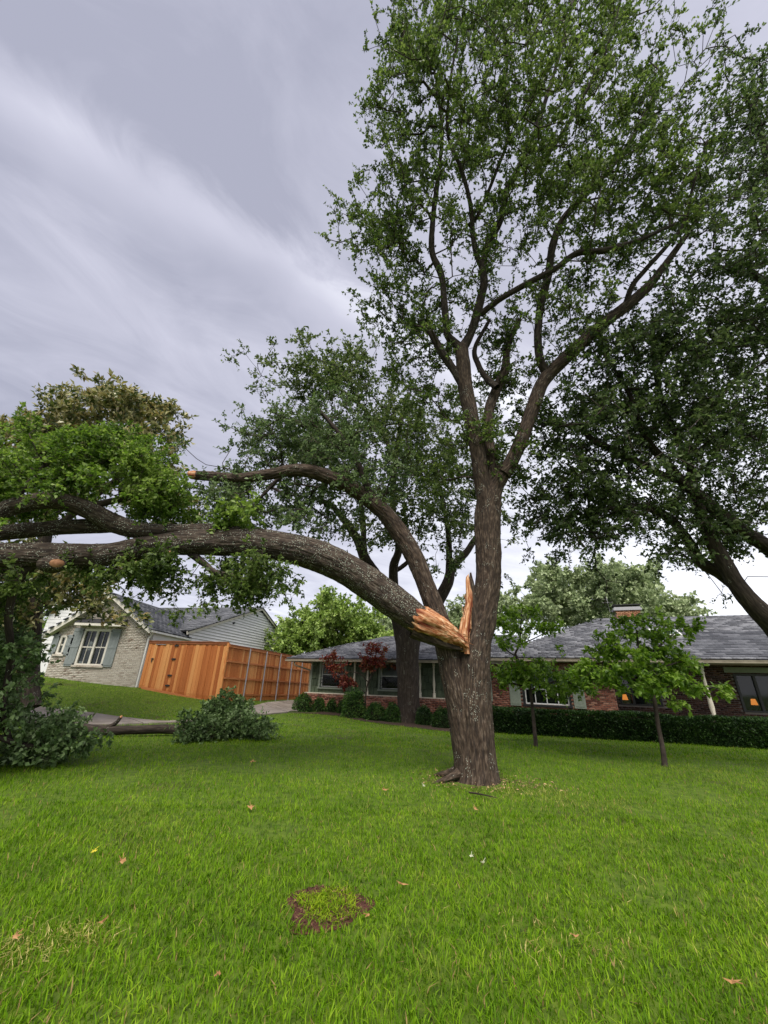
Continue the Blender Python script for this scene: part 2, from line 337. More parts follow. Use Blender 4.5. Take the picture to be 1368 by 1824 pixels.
def glassmat(name, tint, opacity):
    m = bpy.data.materials.new(name); m.use_nodes = True; nt = m.node_tree; N = nt.nodes
    b = N['Principled BSDF']; b.inputs['Base Color'].default_value = (*tint, 1); b.inputs['Roughness'].default_value = .04; b.inputs['Specular IOR Level'].default_value = .8
    t = N.new('ShaderNodeBsdfTransparent'); t.inputs[0].default_value = (.75, .8, .78, 1); mm = N.new('ShaderNodeMixShader'); mm.inputs[0].default_value = opacity
    nt.links.new(t.outputs[0], mm.inputs[1]); nt.links.new(b.outputs[0], mm.inputs[2]); nt.links.new(mm.outputs[0], N['Material Output'].inputs[0]); return m
GLASS = glassmat('window_glass', (.02, .03, .03), .12); GLASSD = glassmat('dark_window_glass', (.015, .022, .025), .55)

GZ0 = -.45
# wall bodies
def wallbox(name, x0, x1, y0, y1, z0, z1, mat, holes=(), parent=house):
    """front wall made of pieces round rectangular openings, one mesh"""
    mb = MB(); xs = sorted({x0, x1, *[h[0] for h in holes], *[h[1] for h in holes]}); 
    for a, b in zip(xs, xs[1:]):
        hs = sorted([h for h in holes if h[0] <= a+1e-6 and h[1] >= b-1e-6], key=lambda h: h[2]); z = z0
        for h in hs:
            if h[2] > z: mb.box(a, b, y0, y1, z, h[2])
            z = h[3]
        if z < z1: mb.box(a, b, y0, y1, z, z1)
    return mb.build(name, mat, parent)
W1 = (2.1, 3.72, 1.16, 2.5); W2_ = (5.95, 7.55, 1.16, 2.5)
BW = (13.55, 15.74, .76, 2.1)            # bedroom window in the red brick
PW1 = (17.95, 19.7, .84, 2.3); PW2 = (22.7, 25.6, .77, 2.34)
wallbox('wall', 1.5, 12.05, .70, .9, .80, 2.62, SHAKE, [W1, W2_])
wallbox('wall', 12.05, 17.62, .70, .9, GZ0, 2.75, MORTAR, [BW])
wallbox('wall', 17.62, 34, 2.2, 2.4, GZ0, 2.8, MORTAR, [PW1, PW2])
MB().box(1.3, 12.05, .35, .70, GZ0, .80).build('planter_wall', MORTAR, house)
MB().box(1.5, 1.7, .9, 9.0, GZ0, 2.6).build('wall', BRICK, house)
MB().box(17.42, 17.62, .9, 2.2, GZ0, 2.75).build('wall', SHADEBRICK, house)
MB().box(1.7, 34, 8.6, 8.8, GZ0, 2.7).build('wall', MORTAR, house)
MB().box(33.8, 34, 2.4, 8.6, GZ0, 2.75).build('wall', MORTAR, house)
MB().box(17.62, 34, .2, 2.2, GZ0, -.02).build('porch_floor', CONC, house)
red = brick_mats(12.05, 17.62, .70, -.4, 2.7, holes=[(BW[0]-.05, BW[1]+.05, BW[2]-.06, BW[3])])
red += brick_mats(1.3, 12.05, .35, -.4, .72)
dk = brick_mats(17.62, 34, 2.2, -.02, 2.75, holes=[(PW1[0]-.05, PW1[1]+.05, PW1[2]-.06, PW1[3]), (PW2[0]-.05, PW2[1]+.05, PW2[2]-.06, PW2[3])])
# red bricks that show best: lit wall left of the porch
pieces('brick', unitbox(), red, BRICK, house, 150, key=lambda m: (0 if (m[0, 3] > 12.9 and .25 < m[2, 3] < 1.5) else 1, -m[0, 3]), rest='brickwork')
pieces('brick', unitbox(), dk, SHADEBRICK, house, 140, key=lambda m: (0 if (.2 < m[2, 3] < 1.3 and 18.5 < m[0, 3] < 23) else 1, -abs(m[2, 3]-.8)), rest='brickwork')
# rowlock cap of the planter wall
cap = [TR(x, .33, .73, .085, .36, .07) for x in np.arange(1.3, 12.0, .1)]
pieces('cap_brick', unitbox(), cap, BRICK, house, 200)
MB().box(1.28, 12.05, .36, .71, .802, .845).build('ledge', CREAM, house)
# scalloped shakes
sh = []
for r_ in range(5):
    z = .86+r_*.36; x = 1.5-(.15 if r_ % 2 else 0)
    while x < 12.0:
        w = random.uniform(.24, .34); a = max(x, 1.5); b = min(x+w, 12.03); cx_ = (a+b)/2
        if b-a > .08 and not any(h[0]-.1 < cx_ < h[1]+.1 and h[2]-.35 < z < h[3] for h in (W1, W2_)):
            sh.append(TR(a+.006, .655-.003*(r_ % 2), z-random.uniform(0, .04), b-a-.012, .05, .38))
        x += w
pieces('siding_shake', unitbox(), sh, SHAKE, house, 280)
MB().box(12.0, 12.10, .60, .72, .8, 2.64).build('corner_board', SAGE, house)
MB().box(1.42, 1.52, .6, .75, .8, 2.6).build('corner_board', SAGE, house)

def iron_scroll(mb, x0, x1, y, z0, z1):
    mb.beam((x0, y, z0), (x1, y, z0), .02, .02); mb.beam((x0, y, z1), (x1, y, z1), .02, .025)
    n = max(3, int((x1-x0)/.16)); w = (x1-x0)/n
    for i in range(n):
        cx_ = x0+w*(i+.5); cz = (z0+z1)/2; r = min(w*.47, (z1-z0)*.24)
        for s in (1, -1):
            for q in range(10):
                a0 = q*.62; a1 = a0+.62; rr0 = r*(1-q*.055); rr1 = r*(1-(q+1)*.055)
                mb.beam((cx_+rr0*math.cos(a0)*s, y, cz+s*r+rr0*math.sin(a0)), (cx_+rr1*math.cos(a1)*s, y, cz+s*r+rr1*math.sin(a1)), .02, .018)
        mb.beam((x0+w*i, y, z0), (x0+w*i, y, z1), .016, .016)
def sash_window(h, frame_mat, y=.70, fr=.13, muntin=True, iron=True, blinds=True, cols=1, rows=2, sash=WHITE):
    x0, x1, z0, z1 = h
    mb = MB(); mb.box(x0-fr+.04, x0+.04, y-.09, y+.02, z0-.02, z1+.1).box(x1-.04, x1+fr-.04, y-.09, y+.02, z0-.02, z1+.1).box(x0+.04, x1-.04, y-.088, y+.02, z1, z1+.1).box(x0-fr, x1+fr, y-.13, y+.02, z0-.10, z0-.02)
    f = mb.build('window', frame_mat, house)
    m2 = MB(); t = .05
    m2.box(x0+.04, x0+.04+t, y+.03, y+.08, z0-.02, z1).box(x1-.04-t, x1-.04, y+.03, y+.08, z0-.02, z1).box(x0+.09, x1-.09, y+.03, y+.08, z0-.02, z0+t).box(x0+.09, x1-.09, y+.03, y+.08, z1-t, z1)
    for r in range(1, rows): zz = z0+(z1-z0)*r/rows; m2.box(x0+.09, x1-.09, y+.032, y+.082, zz-.02, zz+.02)
    for c in range(1, cols): xx = x0+(x1-x0)*c/cols; m2.box(xx-.02, xx+.02, y+.025, y+.078, z0+t, z1-t)
    m2.build('sash', sash, f)
    MB().box(x0+.05, x1-.05, y+.05, y+.056, z0, z1-.01).build('pane', GLASS, f)
    MB().box(x0-.1, x1+.1, y+1.3, y+1.35, z0-.3, z1+.2).build('room_wall', ROOM, f)
    if blinds:
        b = MB()
        for z in np.arange(z0+(z1-z0)*.46, z1-.03, .034): b.slab([(x0+.08, y+.10, z), (x1-.08, y+.10, z), (x1-.08, y+.13, z+.03), (x0+.08, y+.13, z+.03)], (0, .004, .004))
        b.build('blind', WHITE, f)
    if iron:
        i_ = MB(); iron_scroll(i_, x0+.03, x1-.03, y-.16, z0+.02, z0+(z1-z0)*.42)
        for xx in (x0+.03, x1-.03): i_.beam((xx, y-.16, z0+.05), (xx, y-.05, z0+.05), .02, .02)
        i_.build('window_guard', BLACK, f)
    return f
sash_window(W1, SAGE); sash_window(W2_, SAGE)
bwf = sash_window((BW[0]+.08, BW[1]-.08, BW[2], BW[3]), material('dark_trim', [(.02, .02, .022)], rough=.5), iron=False, cols=4, rows=2, fr=.09)
for a in (BW[0]-.60, BW[1]+.08):    # panelled shutters
    s_ = MB().box(a, a+.5, .60, .655, BW[2]-.1, BW[3]+.05).build('shutter', SAGE, house)
    m = MB()
    for z0, z1 in ((BW[2]-.02, BW[2]+.58), (BW[2]+.68, BW[3]-.03)):
        m.box(a+.07, a+.10, .583, .60, z0, z1).box(a+.40, a+.43, .583, .60, z0, z1).box(a+.10, a+.40, .583, .60, z0, z0+.03).box(a+.10, a+.40, .583, .60, z1-.03, z1)
        pts = [(a+.25+.11*math.cos(t), (z0+z1)/2+.2*math.sin(t)) for t in np.linspace(0, 2*math.pi, 13)]
        for p, q in zip(pts, pts[1:]): m.beam((p[0], .595, p[1]), (q[0], .595, q[1]), .012, .02)
    m.build('raised_panel', SAGE, s_)
# porch windows: dark frames, lamp glow inside
for h, nc in ((PW1, 3), (PW2, 4)):
    x0, x1, z0, z1 = h
    mb = MB().box(x0, x0+.09, 2.12, 2.3, z0, z1).box(x1-.09, x1, 2.12, 2.3, z0, z1).box(x0+.09, x1-.09, 2.12, 2.3, z0, z0+.07).box(x0+.09, x1-.09, 2.12, 2.3, z1-.09, z1)
    for c in range(1, nc): xx = x0+(x1-x0)*c/nc; mb.box(xx-.05, xx+.05, 2.125, 2.295, z0+.07, z1-.09)
    f = mb.build('window', BLACK, house)
    MB().box(x0+.05, x1-.05, 2.2, 2.206, z0+.02, z1-.02).build('pane', GLASSD, f)
    MB().box(x0-1.2, x1+1.2, 4.6, 4.7, 0, 2.7).box(x0-1.3, x0-1.2, 2.42, 4.6, 0, 2.7).box(x1+1.2, x1+1.3, 2.42, 4.6, 0, 2.7).box(x0-1.2, x1+1.2, 2.42, 4.6, -.1, 0).box(x0-1.2, x1+1.2, 2.42, 4.6, 2.7, 2.75).build('room_wall', ROOM, f)
    lx = x0+.35 if nc == 3 else x0+.75
    MB().cyl((lx, 3.0, .75), (lx, 3.0, 1.05), .04, 8).build('lamp_base', BLACK, f)
    MB().cyl((lx, 3.0, 1.05), (lx, 3.0, 1.30), .13, 14, .08).build('lamp_shade', LAMP, f)
    MB().box(x0+.2, x1-.2, 2.8, 3.3, .68, .75).build('table_top', WHITE, f)
MB().box(PW2[0]-.3, PW2[1], 2.1, 2.17, 2.38, 2.60).build('header_panel', SAGE, house)
# turned porch posts
def turned_post(x, y, z0, z1, r=.055):
    prof = [(0, 1.5), (.12, 1.5), (.13, .8), (.16, 1.25), (.2, .8), (.36, 1.35), (.5, 1.0), (.62, .85), (.8, .8), (.84, 1.2), (.87, .8), (.88, 1.3), (1, 1.3)]
    n = 12; V = []; Fc = []
    for k, (t, m_) in enumerate(prof):
        for i in range(n): V.append((x+r*m_*math.cos(2*math.pi*i/n), y+r*m_*math.sin(2*math.pi*i/n), z0+(z1-z0)*t))
        if k:
            for i in range(n): a = (k-1)*n+i; b = (k-1)*n+(i+1) % n; Fc.append((a, b, b+n, a+n))
    Fc.append(tuple(range((len(prof)-1)*n, len(prof)*n)))
    MB().add(V, Fc).build('post', CREAM, house, smooth=True)
for x in (4.42, 5.25, 8.35, 9.12): turned_post(x, .50, .845, 2.62)
turned_post(21.05, .35, -.02, 2.74, .075)

# roofs
def roof_polygon(name, pts, parent, mat, th=.06):
    pts = [np.array(p, float) for p in pts]; n_ = nrm(np.cross(pts[1]-pts[0], pts[2]-pts[0])); n_ = n_ if n_[2] > 0 else -n_
    return MB().slab([tuple(p-n_*th) for p in pts], n_*th).build(name, mat, parent)
def inside(poly, x, y):
    c = False; n = len(poly)
    for i in range(n):
        x1, y1 = poly[i]; x2, y2 = poly[(i+1) % n]
        if (y1 > y) != (y2 > y) and x < (x2-x1)*(y-y1)/(y2-y1)+x1: c = not c
    return c
def shingle_mats(pts, tabw=.40, exp=.22, th=.045):
    """pts[0]->pts[1] is the eave; lay staggered tabs over the polygon"""
    p = [np.array(q, float) for q in pts]; o = p[0]; ud = nrm(p[1]-p[0]); nn = nrm(np.cross(ud, p[2]-p[0])); nn = nn if nn[2] > 0 else -nn; vd = np.cross(nn, ud)
    if vd[2] < 0: vd = -vd
    poly = [((q-o)@ud, (q-o)@vd) for q in p]; vmax = max(q[1] for q in poly); xs = [q[0] for q in poly]; out = []; r = 0; v = 0
    while v < vmax:
        x = min(xs)-(tabw/2 if r % 2 else 0)+random.uniform(-.03, .03)
        while x < max(xs):
            if inside(poly, x+tabw/2, v+exp*.5):
                m = np.eye(4); tilt = th/exp*.8; vv = nrm(vd-nn*tilt); n2 = np.cross(ud, vv); n2 = n2 if n2@nn > 0 else -n2
                w = tabw-.012; h = random.uniform(.0, .018)
                m[:3, 0] = ud*w; m[:3, 1] = n2*th; m[:3, 2] = vv*(exp*1.15+h); m[:3, 3] = o+ud*x+vd*(v-h)+nn*(.004+th*.9)
                out.append(m)
            x += tabw
        v += exp; r += 1
    return out
TABBASE = ([(0,-.1,0),(1,-.1,0),(1,-.1,1),(0,-.1,1),(0,1,0),(1,1,0),(1,1,1),(0,1,1)], [(0,1,5,4),(1,2,6,5),(3,0,4,7),(4,5,6,7)])
zl, zr = 2.66, 2.80; pr = .37
LR = (4.6, 4.6, zl+4.6*pr)   # left wing ridge start
left_front = [(0, 0, zl), (13.5, 0, zl), (13.5, 4.6, LR[2]), LR]
left_side = [(0, 9.2, zl), (0, 0, zl), LR]; left_back = [(13.5, 9.2, zl), (0, 9.2, zl), LR, (13.5, 4.6, LR[2])]
RR = (18.2, 6.1, zr+6.1*.43)
right_front = [(12.1, 0, zr), (36, 0, zr), (36, 6.1, RR[2]), RR]
right_side = [(12.1, 12.2, zr), (12.1, 0, zr), RR]; right_back = [(36, 12.2, zr), (12.1, 12.2, zr), RR, (36, 6.1, RR[2])]
roof = MB().box(0, 13.5, 0, .02, zl-.14, zl-.0).box(0, .02, .02, 9.2, zl-.14, zl).box(12.1, 36, -.0, .02, zr-.16, zr-.003).box(12.1, 12.12, .02, 12.2, zr-.16, zr-.003).build('fascia', GUTTER, house)
for q in (left_front, left_side, left_back, right_front, right_side, right_back): roof_polygon('roof', q, house, UNDER)
MB().box(.02, 12.08, .02, 9.1, zl-.09, zl-.07).build('soffit', SOFFIT, house)
MB().box(12.12, 36, .02, 12.1, zr-.12, zr-.10).build('soffit', SOFFIT, house)
tabs = shingle_mats(right_front)+shingle_mats(left_front)+shingle_mats(left_side)+shingle_mats(right_side)
pieces('roof_shingle', TABBASE, tabs, SHING, house, 290, key=lambda m: (0 if (m[2, 3] < 4.3 and 21.0 < m[0, 3] < 26 and m[1, 3] > 0) else 1, m[2, 3]), rest='roof_shingles_far')
def ridgecap(a, b):
    a = np.array(a, float); b = np.array(b, float); L_ = np.linalg.norm(b-a); d = (b-a)/L_; m = MB(); n_ = int(L_/.3)
    for i in range(n_):
        p = a+d*L_*i/n_; q = a+d*L_*(i+1.1)/n_; m.beam(p+np.array([0, 0, .03]), q+np.array([0, 0, .018]), .2, .03)
    m.build('ridge_cap', SHING, house)
for a, b in (((0, 0, zl), LR), (LR, (13.0, 4.6, LR[2])), ((12.1, 0, zr), RR), (RR, (36, 6.1, RR[2]))): ridgecap(a, b)
def gutter(x0, x1, z):
    m = MB(); m.box(x0, x1, -.13, -.115, z-.12, z-.01).box(x0, x1, -.115, -.003, z-.12, z-.108).box(x0, x1, -.14, -.13, z-.03, z-.005); return m.build('gutter', GUTTER, house)
gutter(-.02, 12.0, zl-.01); gutter(12.05, 36, zr-.01)
dp = MB().cyl((.55, .0, zl-.1), (.6, .05, zl-.35), .045, 8).cyl((.6, .05, zl-.35), (1.38, .62, zl-.62), .045, 8).cyl((1.38, .62, zl-.62), (1.42, .62, -.1), .045, 8); dp.build('downspout', GUTTER, house)
# skylight
ny_ = 3.0; nz = zr+ny_*.43
sk = MB().slab([(20.1, 2.6, zr+2.6*.43+.05), (21.3, 2.6, zr+2.6*.43+.05), (21.3, 3.6, zr+3.6*.43+.05), (20.1, 3.6, zr+3.6*.43+.05)], (0, -.05, .13)).build('skylight', WHITE, house)
MB().slab([(20.18, 2.63, zr+2.66*.43+.2), (21.22, 2.63, zr+2.66*.43+.2), (21.22, 3.5, zr+3.5*.43+.2), (20.18, 3.5, zr+3.5*.43+.2)], (0, -.005, .012)).build('pane', GLASS, sk)
# chimney
ch = MB().box(19.15, 20.45, 6.1, 6.9, 4.6, 5.92).build('chimney', material('chimney_mortar', [(.3, .22, .17)], rough=.9), house)
CB = material('orange_brick', [(.28, .12, .06), (.40, .19, .10), (.50, .28, .17)], scale=9, rough=.9, island=.6)
cm = brick_mats(19.15, 20.45, 6.1, 5.1, 5.9, bl=.22)
V = np.concatenate([np.array(unitbox()[0])@m[:3, :3].T+m[:3, 3] for m in cm]); Fi = np.concatenate([np.array(unitbox()[1])+8*i for i in range(len(cm))])
quadmesh('brickwork', V, Fi, CB, ch)['kind'] = 'stuff'
MB().box(19.05, 20.55, 6.0, 7.0, 5.92, 6.04).box(19.1, 20.5, 6.05, 6.95, 6.042, 6.12).build('chimney_crown', material('grey_flashing', [(.35, .35, .37)], rough=.6), ch)
mb = MB().box(19.05, 20.55, 6.0, 7.0, 6.22, 6.27)
for x in (19.15, 20.42):
    for y in (6.1, 6.86): mb.box(x, x+.04, y, y+.04, 6.12, 6.22)
mb.build('chimney_cap', BLACK, ch)
mb = MB().cyl((18.95, 6.5, 5.2), (18.85, 6.5, 7.0), .012, 6)
for z, w in ((6.5, .3), (6.7, .22)): mb.beam((18.88-w, 6.5, z), (18.88+w, 6.5, z), .01, .01)
mb.build('antenna', material('grey_metal', [(.4, .4, .42)], rough=.4), house)

# ------------------------------------------------------------------ cedar fence
CEDAR = material('cedar_board', [(.28, .075, .018), (.47, .15, .04), (.60, .24, .075), (.68, .35, .13)], scale=3.0, rough=.7, island=.35, bump=.3, bscale=20, stretch=(9, 9, .7),
                 extra=lambda nt, c, src, val: mixc(nt, c, (.11, .03, .012), thr(nt, src, 3.0, .66, .72, vecscale=(1, 1, 3.0))))
CEDARD = material('cedar_cap', [(.22, .07, .03), (.34, .12, .05)], scale=4, rough=.7)
CEDARR = material('cedar_rail', [(.40, .13, .045), (.55, .22, .08)], scale=3, rough=.7, island=.2, stretch=(.7, 9, 9))
STEEL = material('galvanised_steel', [(.24, .24, .27), (.34, .34, .38)], scale=8, rough=.45, spec=.5)
def ztop_gate(px): return float(P(px, 1140.5, 18.6*S)[2])
ang = math.atan2((FN-FL)[1], (FN-FL)[0]); gate = empty('wooden_gate_fence', (FL[0], FL[1], 0), ang, label='tall cedar board gate panel beside the painted brick house', cat='gate')
LG = float(np.linalg.norm((FN-FL)[:2])); zt = 3.22
def gl(px, py): # pixel -> gate-local (x, z)
    d = ray(px, py); n_ = np.array([-math.sin(ang), math.cos(ang), 0]); t = ((FL-CAM)@n_)/(d@n_); p = CAM+d*t-np.array([FL[0], FL[1], 0]); return float(p@np.array([math.cos(ang), math.sin(ang), 0])), float(p[2])
np_ = 26; wdt = LG/np_; ms = []
for i in range(np_):
    x = i*wdt; w0 = np.array([FL[0], FL[1]])+np.array([math.cos(ang), math.sin(ang)])*x; zb = float(T(*w0))+.02; zb = max(zb, .36)
    y = 0 if i % 2 else -.022
    ms.append(TR(x-.012, y, zb, wdt+.02, .022, zt-zb+random.uniform(-.015, .01)))
pieces('picket', unitbox(), ms, CEDAR, gate)
MB().box(-.05, LG+.05, -.07, .10, zt, zt+.045).box(-.03, LG+.03, -.045, -.024, zt-.10, zt).build('top_cap', CEDARD, gate)
MB().beam((.2, -.04, .86), (LG+.02, -.04, .26), .03, .2).build('kick_board', CEDARR, gate)
MB().box(LG+.01, LG+.12, -.05, .06, .2, zt).build('post', CEDAR, gate)
for z in (.9, 2.0, 2.9): MB().box(0, LG, .025, .065, z, z+.09).build('rail', CEDARR, gate)
for px, py in ((315.7, 1150), (310, 1174), (303, 1203), (299, 1221)):
    x, z = gl(px, py); m = MB().box(x-.10, x+.10, -.055, -.024, z-.018, z+.018)
    for s_ in (-.09, 0, .09): m.cyl((x+s_, -.05, z), (x+s_, -.025, z), .05 if s_ == 0 else .04, 8)
    m.build('hinge', BLACK, gate)
x, z = gl(272, 1174); MB().box(x-.02, x+.02, -.06, -.024, z-.16, z+.06).box(x-.08, x+.09, -.065, -.03, z, z+.03).build('latch', BLACK, gate)
x, z = gl(288, 1148); MB().box(x-.3, x+.3, -.05, -.024, z-.012, z+.012).build('pull_wire', STEEL, gate)

ang2 = math.atan2((FF-FN)[1], (FF-FN)[0]); fence = empty('wooden_fence', (FN[0]+.12, FN[1], 0), ang2, label='long cedar board fence with grey steel posts along the driveway', cat='fence')
LF = float(np.linalg.norm((FF-FN)[:2]))+3.0
def fz(x): q = FN[:2]+np.array([math.cos(ang2), math.sin(ang2)])*x; return float(T(*q))
def ft(x): return 3.12+(2.88-3.12)*x/LF
ms = []; x = .0
while x < LF:
    ms.append(TR(x, random.uniform(.0, .012), fz(x)+.16, .148, .02, ft(x)-fz(x)-.18)); x += .155
pieces('picket', unitbox(), [m@np.diag([1, -1, 1, 1.]) if False else m for m in ms], CEDAR, fence)
n_ = np.array([-math.sin(ang2), math.cos(ang2), 0])
side = -1
xp = []
for px, py in ((437, 1200), (468, 1200), (494, 1200), (515, 1205), (534, 1205), (551, 1205)):
    d = ray(px, py); t = ((FN+np.array([.12, 0, 0])-CAM)@n_)/(d@n_); p = CAM+d*t-FN; xp.append(float(p[0]*math.cos(ang2)+p[1]*math.sin(ang2)))
edges = [0]+xp+[LF]
for a, b in zip(edges, edges[1:]):
    for fr_ in (.07, .36, .66): 
        za = fz(a)+.12+(ft(a)-fz(a))*fr_; zb = fz(b)+.12+(ft(b)-fz(b))*fr_
        MB().beam((a, -.03, za), (b, -.03, zb), .04, .09).build('rail', CEDARR, fence)
    MB().beam((a, -.03, ft(a)-.06), (b, -.03, ft(b)-.06), .04, .12).build('rail', CEDARR, fence)
MB().beam((0, 0, ft(0)+.02), (LF, 0, ft(LF)+.02), .14, .04).build('top_cap', CEDARD, fence)
MB().beam((0, -.015, fz(0)+.09), (LF, -.015, fz(LF)+.09), .04, .18).build('kick_board', CEDAR, fence)
for x in xp: MB().cyl((x, -.085, fz(x)-.2), (x, -.085, ft(x)-.02), .035, 10).build('post', STEEL, fence)

# ------------------------------------------------------------------ white painted brick house
YF = 19.3*S
def wp(px, py, D=YF): return np.array(P(px, py, D))
WO = np.array([wp(240, 1224)[0], YF, 0]); wh = empty('white_house', WO, 0, label='white painted brick house with blue grey shutters behind the cedar fence', cat='house')
def wl_(px, py, D=YF): return wp(px, py, D)-WO
PB = material('painted_brick', [(.20, .145, .11), (.43, .38, .32), (.52, .475, .41), (.58, .54, .475)], scale=3.5, rough=.85, island=.22, bump=.5, bscale=50)
PBM = material('painted_mortar', [(.40, .37, .33), (.52, .49, .45)], scale=6, rough=.9)
TRIM = material('cream_trim', [(.60, .57, .50), (.68, .65, .58)], scale=6, rough=.6)
SIDE = material('white_siding', [(.64, .64, .65), (.74, .74, .75)], scale=2, rough=.6, island=.15)
BLUEG = material('blue_grey_shutter_paint', [(.19, .215, .215), (.24, .265, .265)], scale=9, rough=.6)
GREYSH = material('asphalt_shingle', [(.06, .065, .075), (.10, .105, .12), (.155, .16, .18)], scale=20, rough=.9, island=.5)
BL, BR, TRr, AP, TL = wl_(85, 1205), wl_(240, 1224), wl_(262, 1119), wl_(205, 1060), wl_(85, 1135)
x0 = BL[0]-.2; x1 = 0.0
bz = .6
def rooft(x):
    if x < AP[0]: return TL[2]+(AP[2]-TL[2])*(x-TL[0])/(AP[0]-TL[0])
    return AP[2]+(TRr[2]-AP[2])*(x-AP[0])/(x1-AP[0])
WA = [wl_(152.5, 1121), wl_(201.5, 1121), wl_(133, 1185), wl_(180.6, 1185)]
big = (WA[2][0]*.5+WA[0][0]*.5, WA[3][0]*.5+WA[1][0]*.5, WA[2][2]+.02, WA[0][2])
WB = [wl_(108, 1132), wl_(121, 1132), wl_(102, 1165), wl_(112, 1165)]
sml = (WB[2][0]*.5+WB[0][0]*.5, WB[3][0]*.5+WB[1][0]*.5, WB[2][2], WB[0][2])
mb = MB(); xs = sorted({x0, x1, AP[0], big[0], big[1], sml[0], sml[1]})
for a, b in zip(xs, xs[1:]):
    hs = [h for h in (big, sml) if h[0] <= a+1e-6 and h[1] >= b-1e-6]; zlo = bz
    for h in hs: mb.box(a, b, 0, .2, zlo, h[2]); zlo = h[3]
    mb.slab([(a, 0, zlo), (b, 0, zlo), (b, 0, rooft(b)-.02), (a, 0, rooft(a)-.02)], (0, .2, 0))
mb.build('gable_wall', PBM, wh)
bm_ = brick_mats(x0, x1, 0, bz, 6.2, bl=.24, bh=.085, holes=[(big[0]-.05, big[1]+.05, big[2]-.1, big[3]), (sml[0]-.03, sml[1]+.03, sml[2]-.1, sml[3])], top=lambda x: rooft(x)-.05, proud=.02)
pieces('brick', unitbox(), bm_, PB, wh, 280, key=lambda m: (0 if m[0, 3] > -2.9 else 1, m[2, 3]), rest='brickwork')
def wwin(h, nc, nr, shw):
    a, b, c, d = h
    f = MB().box(a-.02, a+.09, -.03, .12, c, d).box(b-.09, b+.02, -.03, .12, c, d).box(a+.09, b-.09, -.03, .12, d-.09, d+.03).box(a+.09, b-.09, -.03, .12, c, c+.08)
    if nc > 2: f.box((a+b)/2-.06, (a+b)/2+.06, -.03, .12, c+.08, d-.09)
    f = f.build('window', TRIM, wh); m = MB()
    for i in range(1, nc):
        if nc > 2 and i == nc//2: continue
        xx = a+(b-a)*i/nc; m.box(xx-.012, xx+.012, .02, .06, c+.08, d-.09)
    for i in range(1, nr): zz = c+(d-c)*i/nr; m.box(a+.09, b-.09, .016, .056, zz-.03, zz+.03)
    m.build('muntin', TRIM, f); MB().box(a+.05, b-.05, .06, .066, c+.04, d-.05).build('pane', GLASSD, f)
    MB().box(a-.3, b+.3, 1.3, 1.35, c-.3, d+.3).build('room_wall', ROOM, f)
    MB().box(a-.12, b+.12, -.09, .02, c-.10, c-.003).build('sill', PB, f)
    if nc > 2:
        cu = MB()
        for k in range(9):
            xx = a+.15+k*.05; cu.box(xx, xx+.04, .35+.03*(k % 2), .38+.03*(k % 2), c, c+(d-c)*.42)
        cu.build('curtain', TRIM, f)
    for sx in (a-.04-shw, b+.04):
        s_ = MB().box(sx, sx+shw, -.075, -.035, c-.06, d+.05).build('shutter', BLUEG, wh); k = MB()
        for i in range(1, 3): k.box(sx+shw*i/3-.006, sx+shw*i/3+.006, -.079, -.0751, c, d)
        for zz in (c+.02, (c+d)/2-.05, d-.12): k.box(sx+.02, sx+shw-.02, -.09, -.0753, zz, zz+.1)
        k.build('batten', BLUEG, s_)
        hx = sx+shw-.04 if sx < a else sx-.02
        MB().box(hx, hx+.07, -.11, -.092, d-.09, d-.03).box(hx, hx+.07, -.11, -.092, c+.03, c+.09).build('hinge', BLACK, s_)
wwin(big, 4, 2, .52); wwin(sml, 1, 2, .34)
# small awning roof over the big window
a, b = big[0]-.35, big[1]+.75; z = big[3]+.14
MB().slab([(a, -.02, z+.42), (b, -.02, z+.42), (b, -.55, z+.16), (a, -.55, z+.16)], (0, 0, .03)).build('awning_roof', material('dark_metal_roof', [(.03, .03, .035)], rough=.5), wh)
MB().box(a+.02, b-.02, -.54, -.51, z+.02, z+.158).box(a+.02, b-.02, -.51, -.03, z+.02, z+.05).build('awning_fascia', TRIM, wh)
# roof of the front gable
yb = 12.5; ov = .35
ez = rooft(x1)-.12; lx = x0-.55; lz = rooft(x0)-.30
RP = [(AP[0], -ov, AP[2]+.05), (x1+.28, -ov, ez), (x1+.28, yb, ez), (AP[0], yb, AP[2]+.05)]
LP = [(AP[0], yb, AP[2]+.05), (lx, yb, lz), (lx, -ov, lz), (AP[0], -ov, AP[2]+.05)]
roof_polygon('roof', RP, wh, UNDER); roof_polygon('roof', LP, wh, UNDER)
for a, b in ((AP, (x1+.28, ez)), (AP, (lx, lz))):
    A_ = np.array([a[0], -ov, a[2]-.06]); B_ = np.array([b[0], -ov, b[1]-.10]); MB().beam(A_, B_, .05, .2).build('bargeboard', TRIM, wh)
    MB().slab([tuple(A_-[0, 0, .1]), tuple(B_-[0, 0, .1]), tuple(B_+[0, ov, -.1]), tuple(A_+[0, ov, -.1])], (0, 0, .02)).build('soffit', TRIM, wh)
MB().box(x1, x1+.2, .2, 4.4, 0.2, ez-.05).build('side_wall', material('pale_side_wall', [(.6, .6, .6)], rough=.8), wh)
MB().box(x1+.24, x1+.38, -ov, 4.6, ez-.12, ez-.02).build('gutter', WHITE, wh)
MB().cyl((x1+.3, -.1, ez-.1), (x1+.12, -.08, ez-.45), .05, 8).cyl((x1+.12, -.08, ez-.45), (x1+.12, -.08, .9), .05, 8).build('downspout', WHITE, wh)
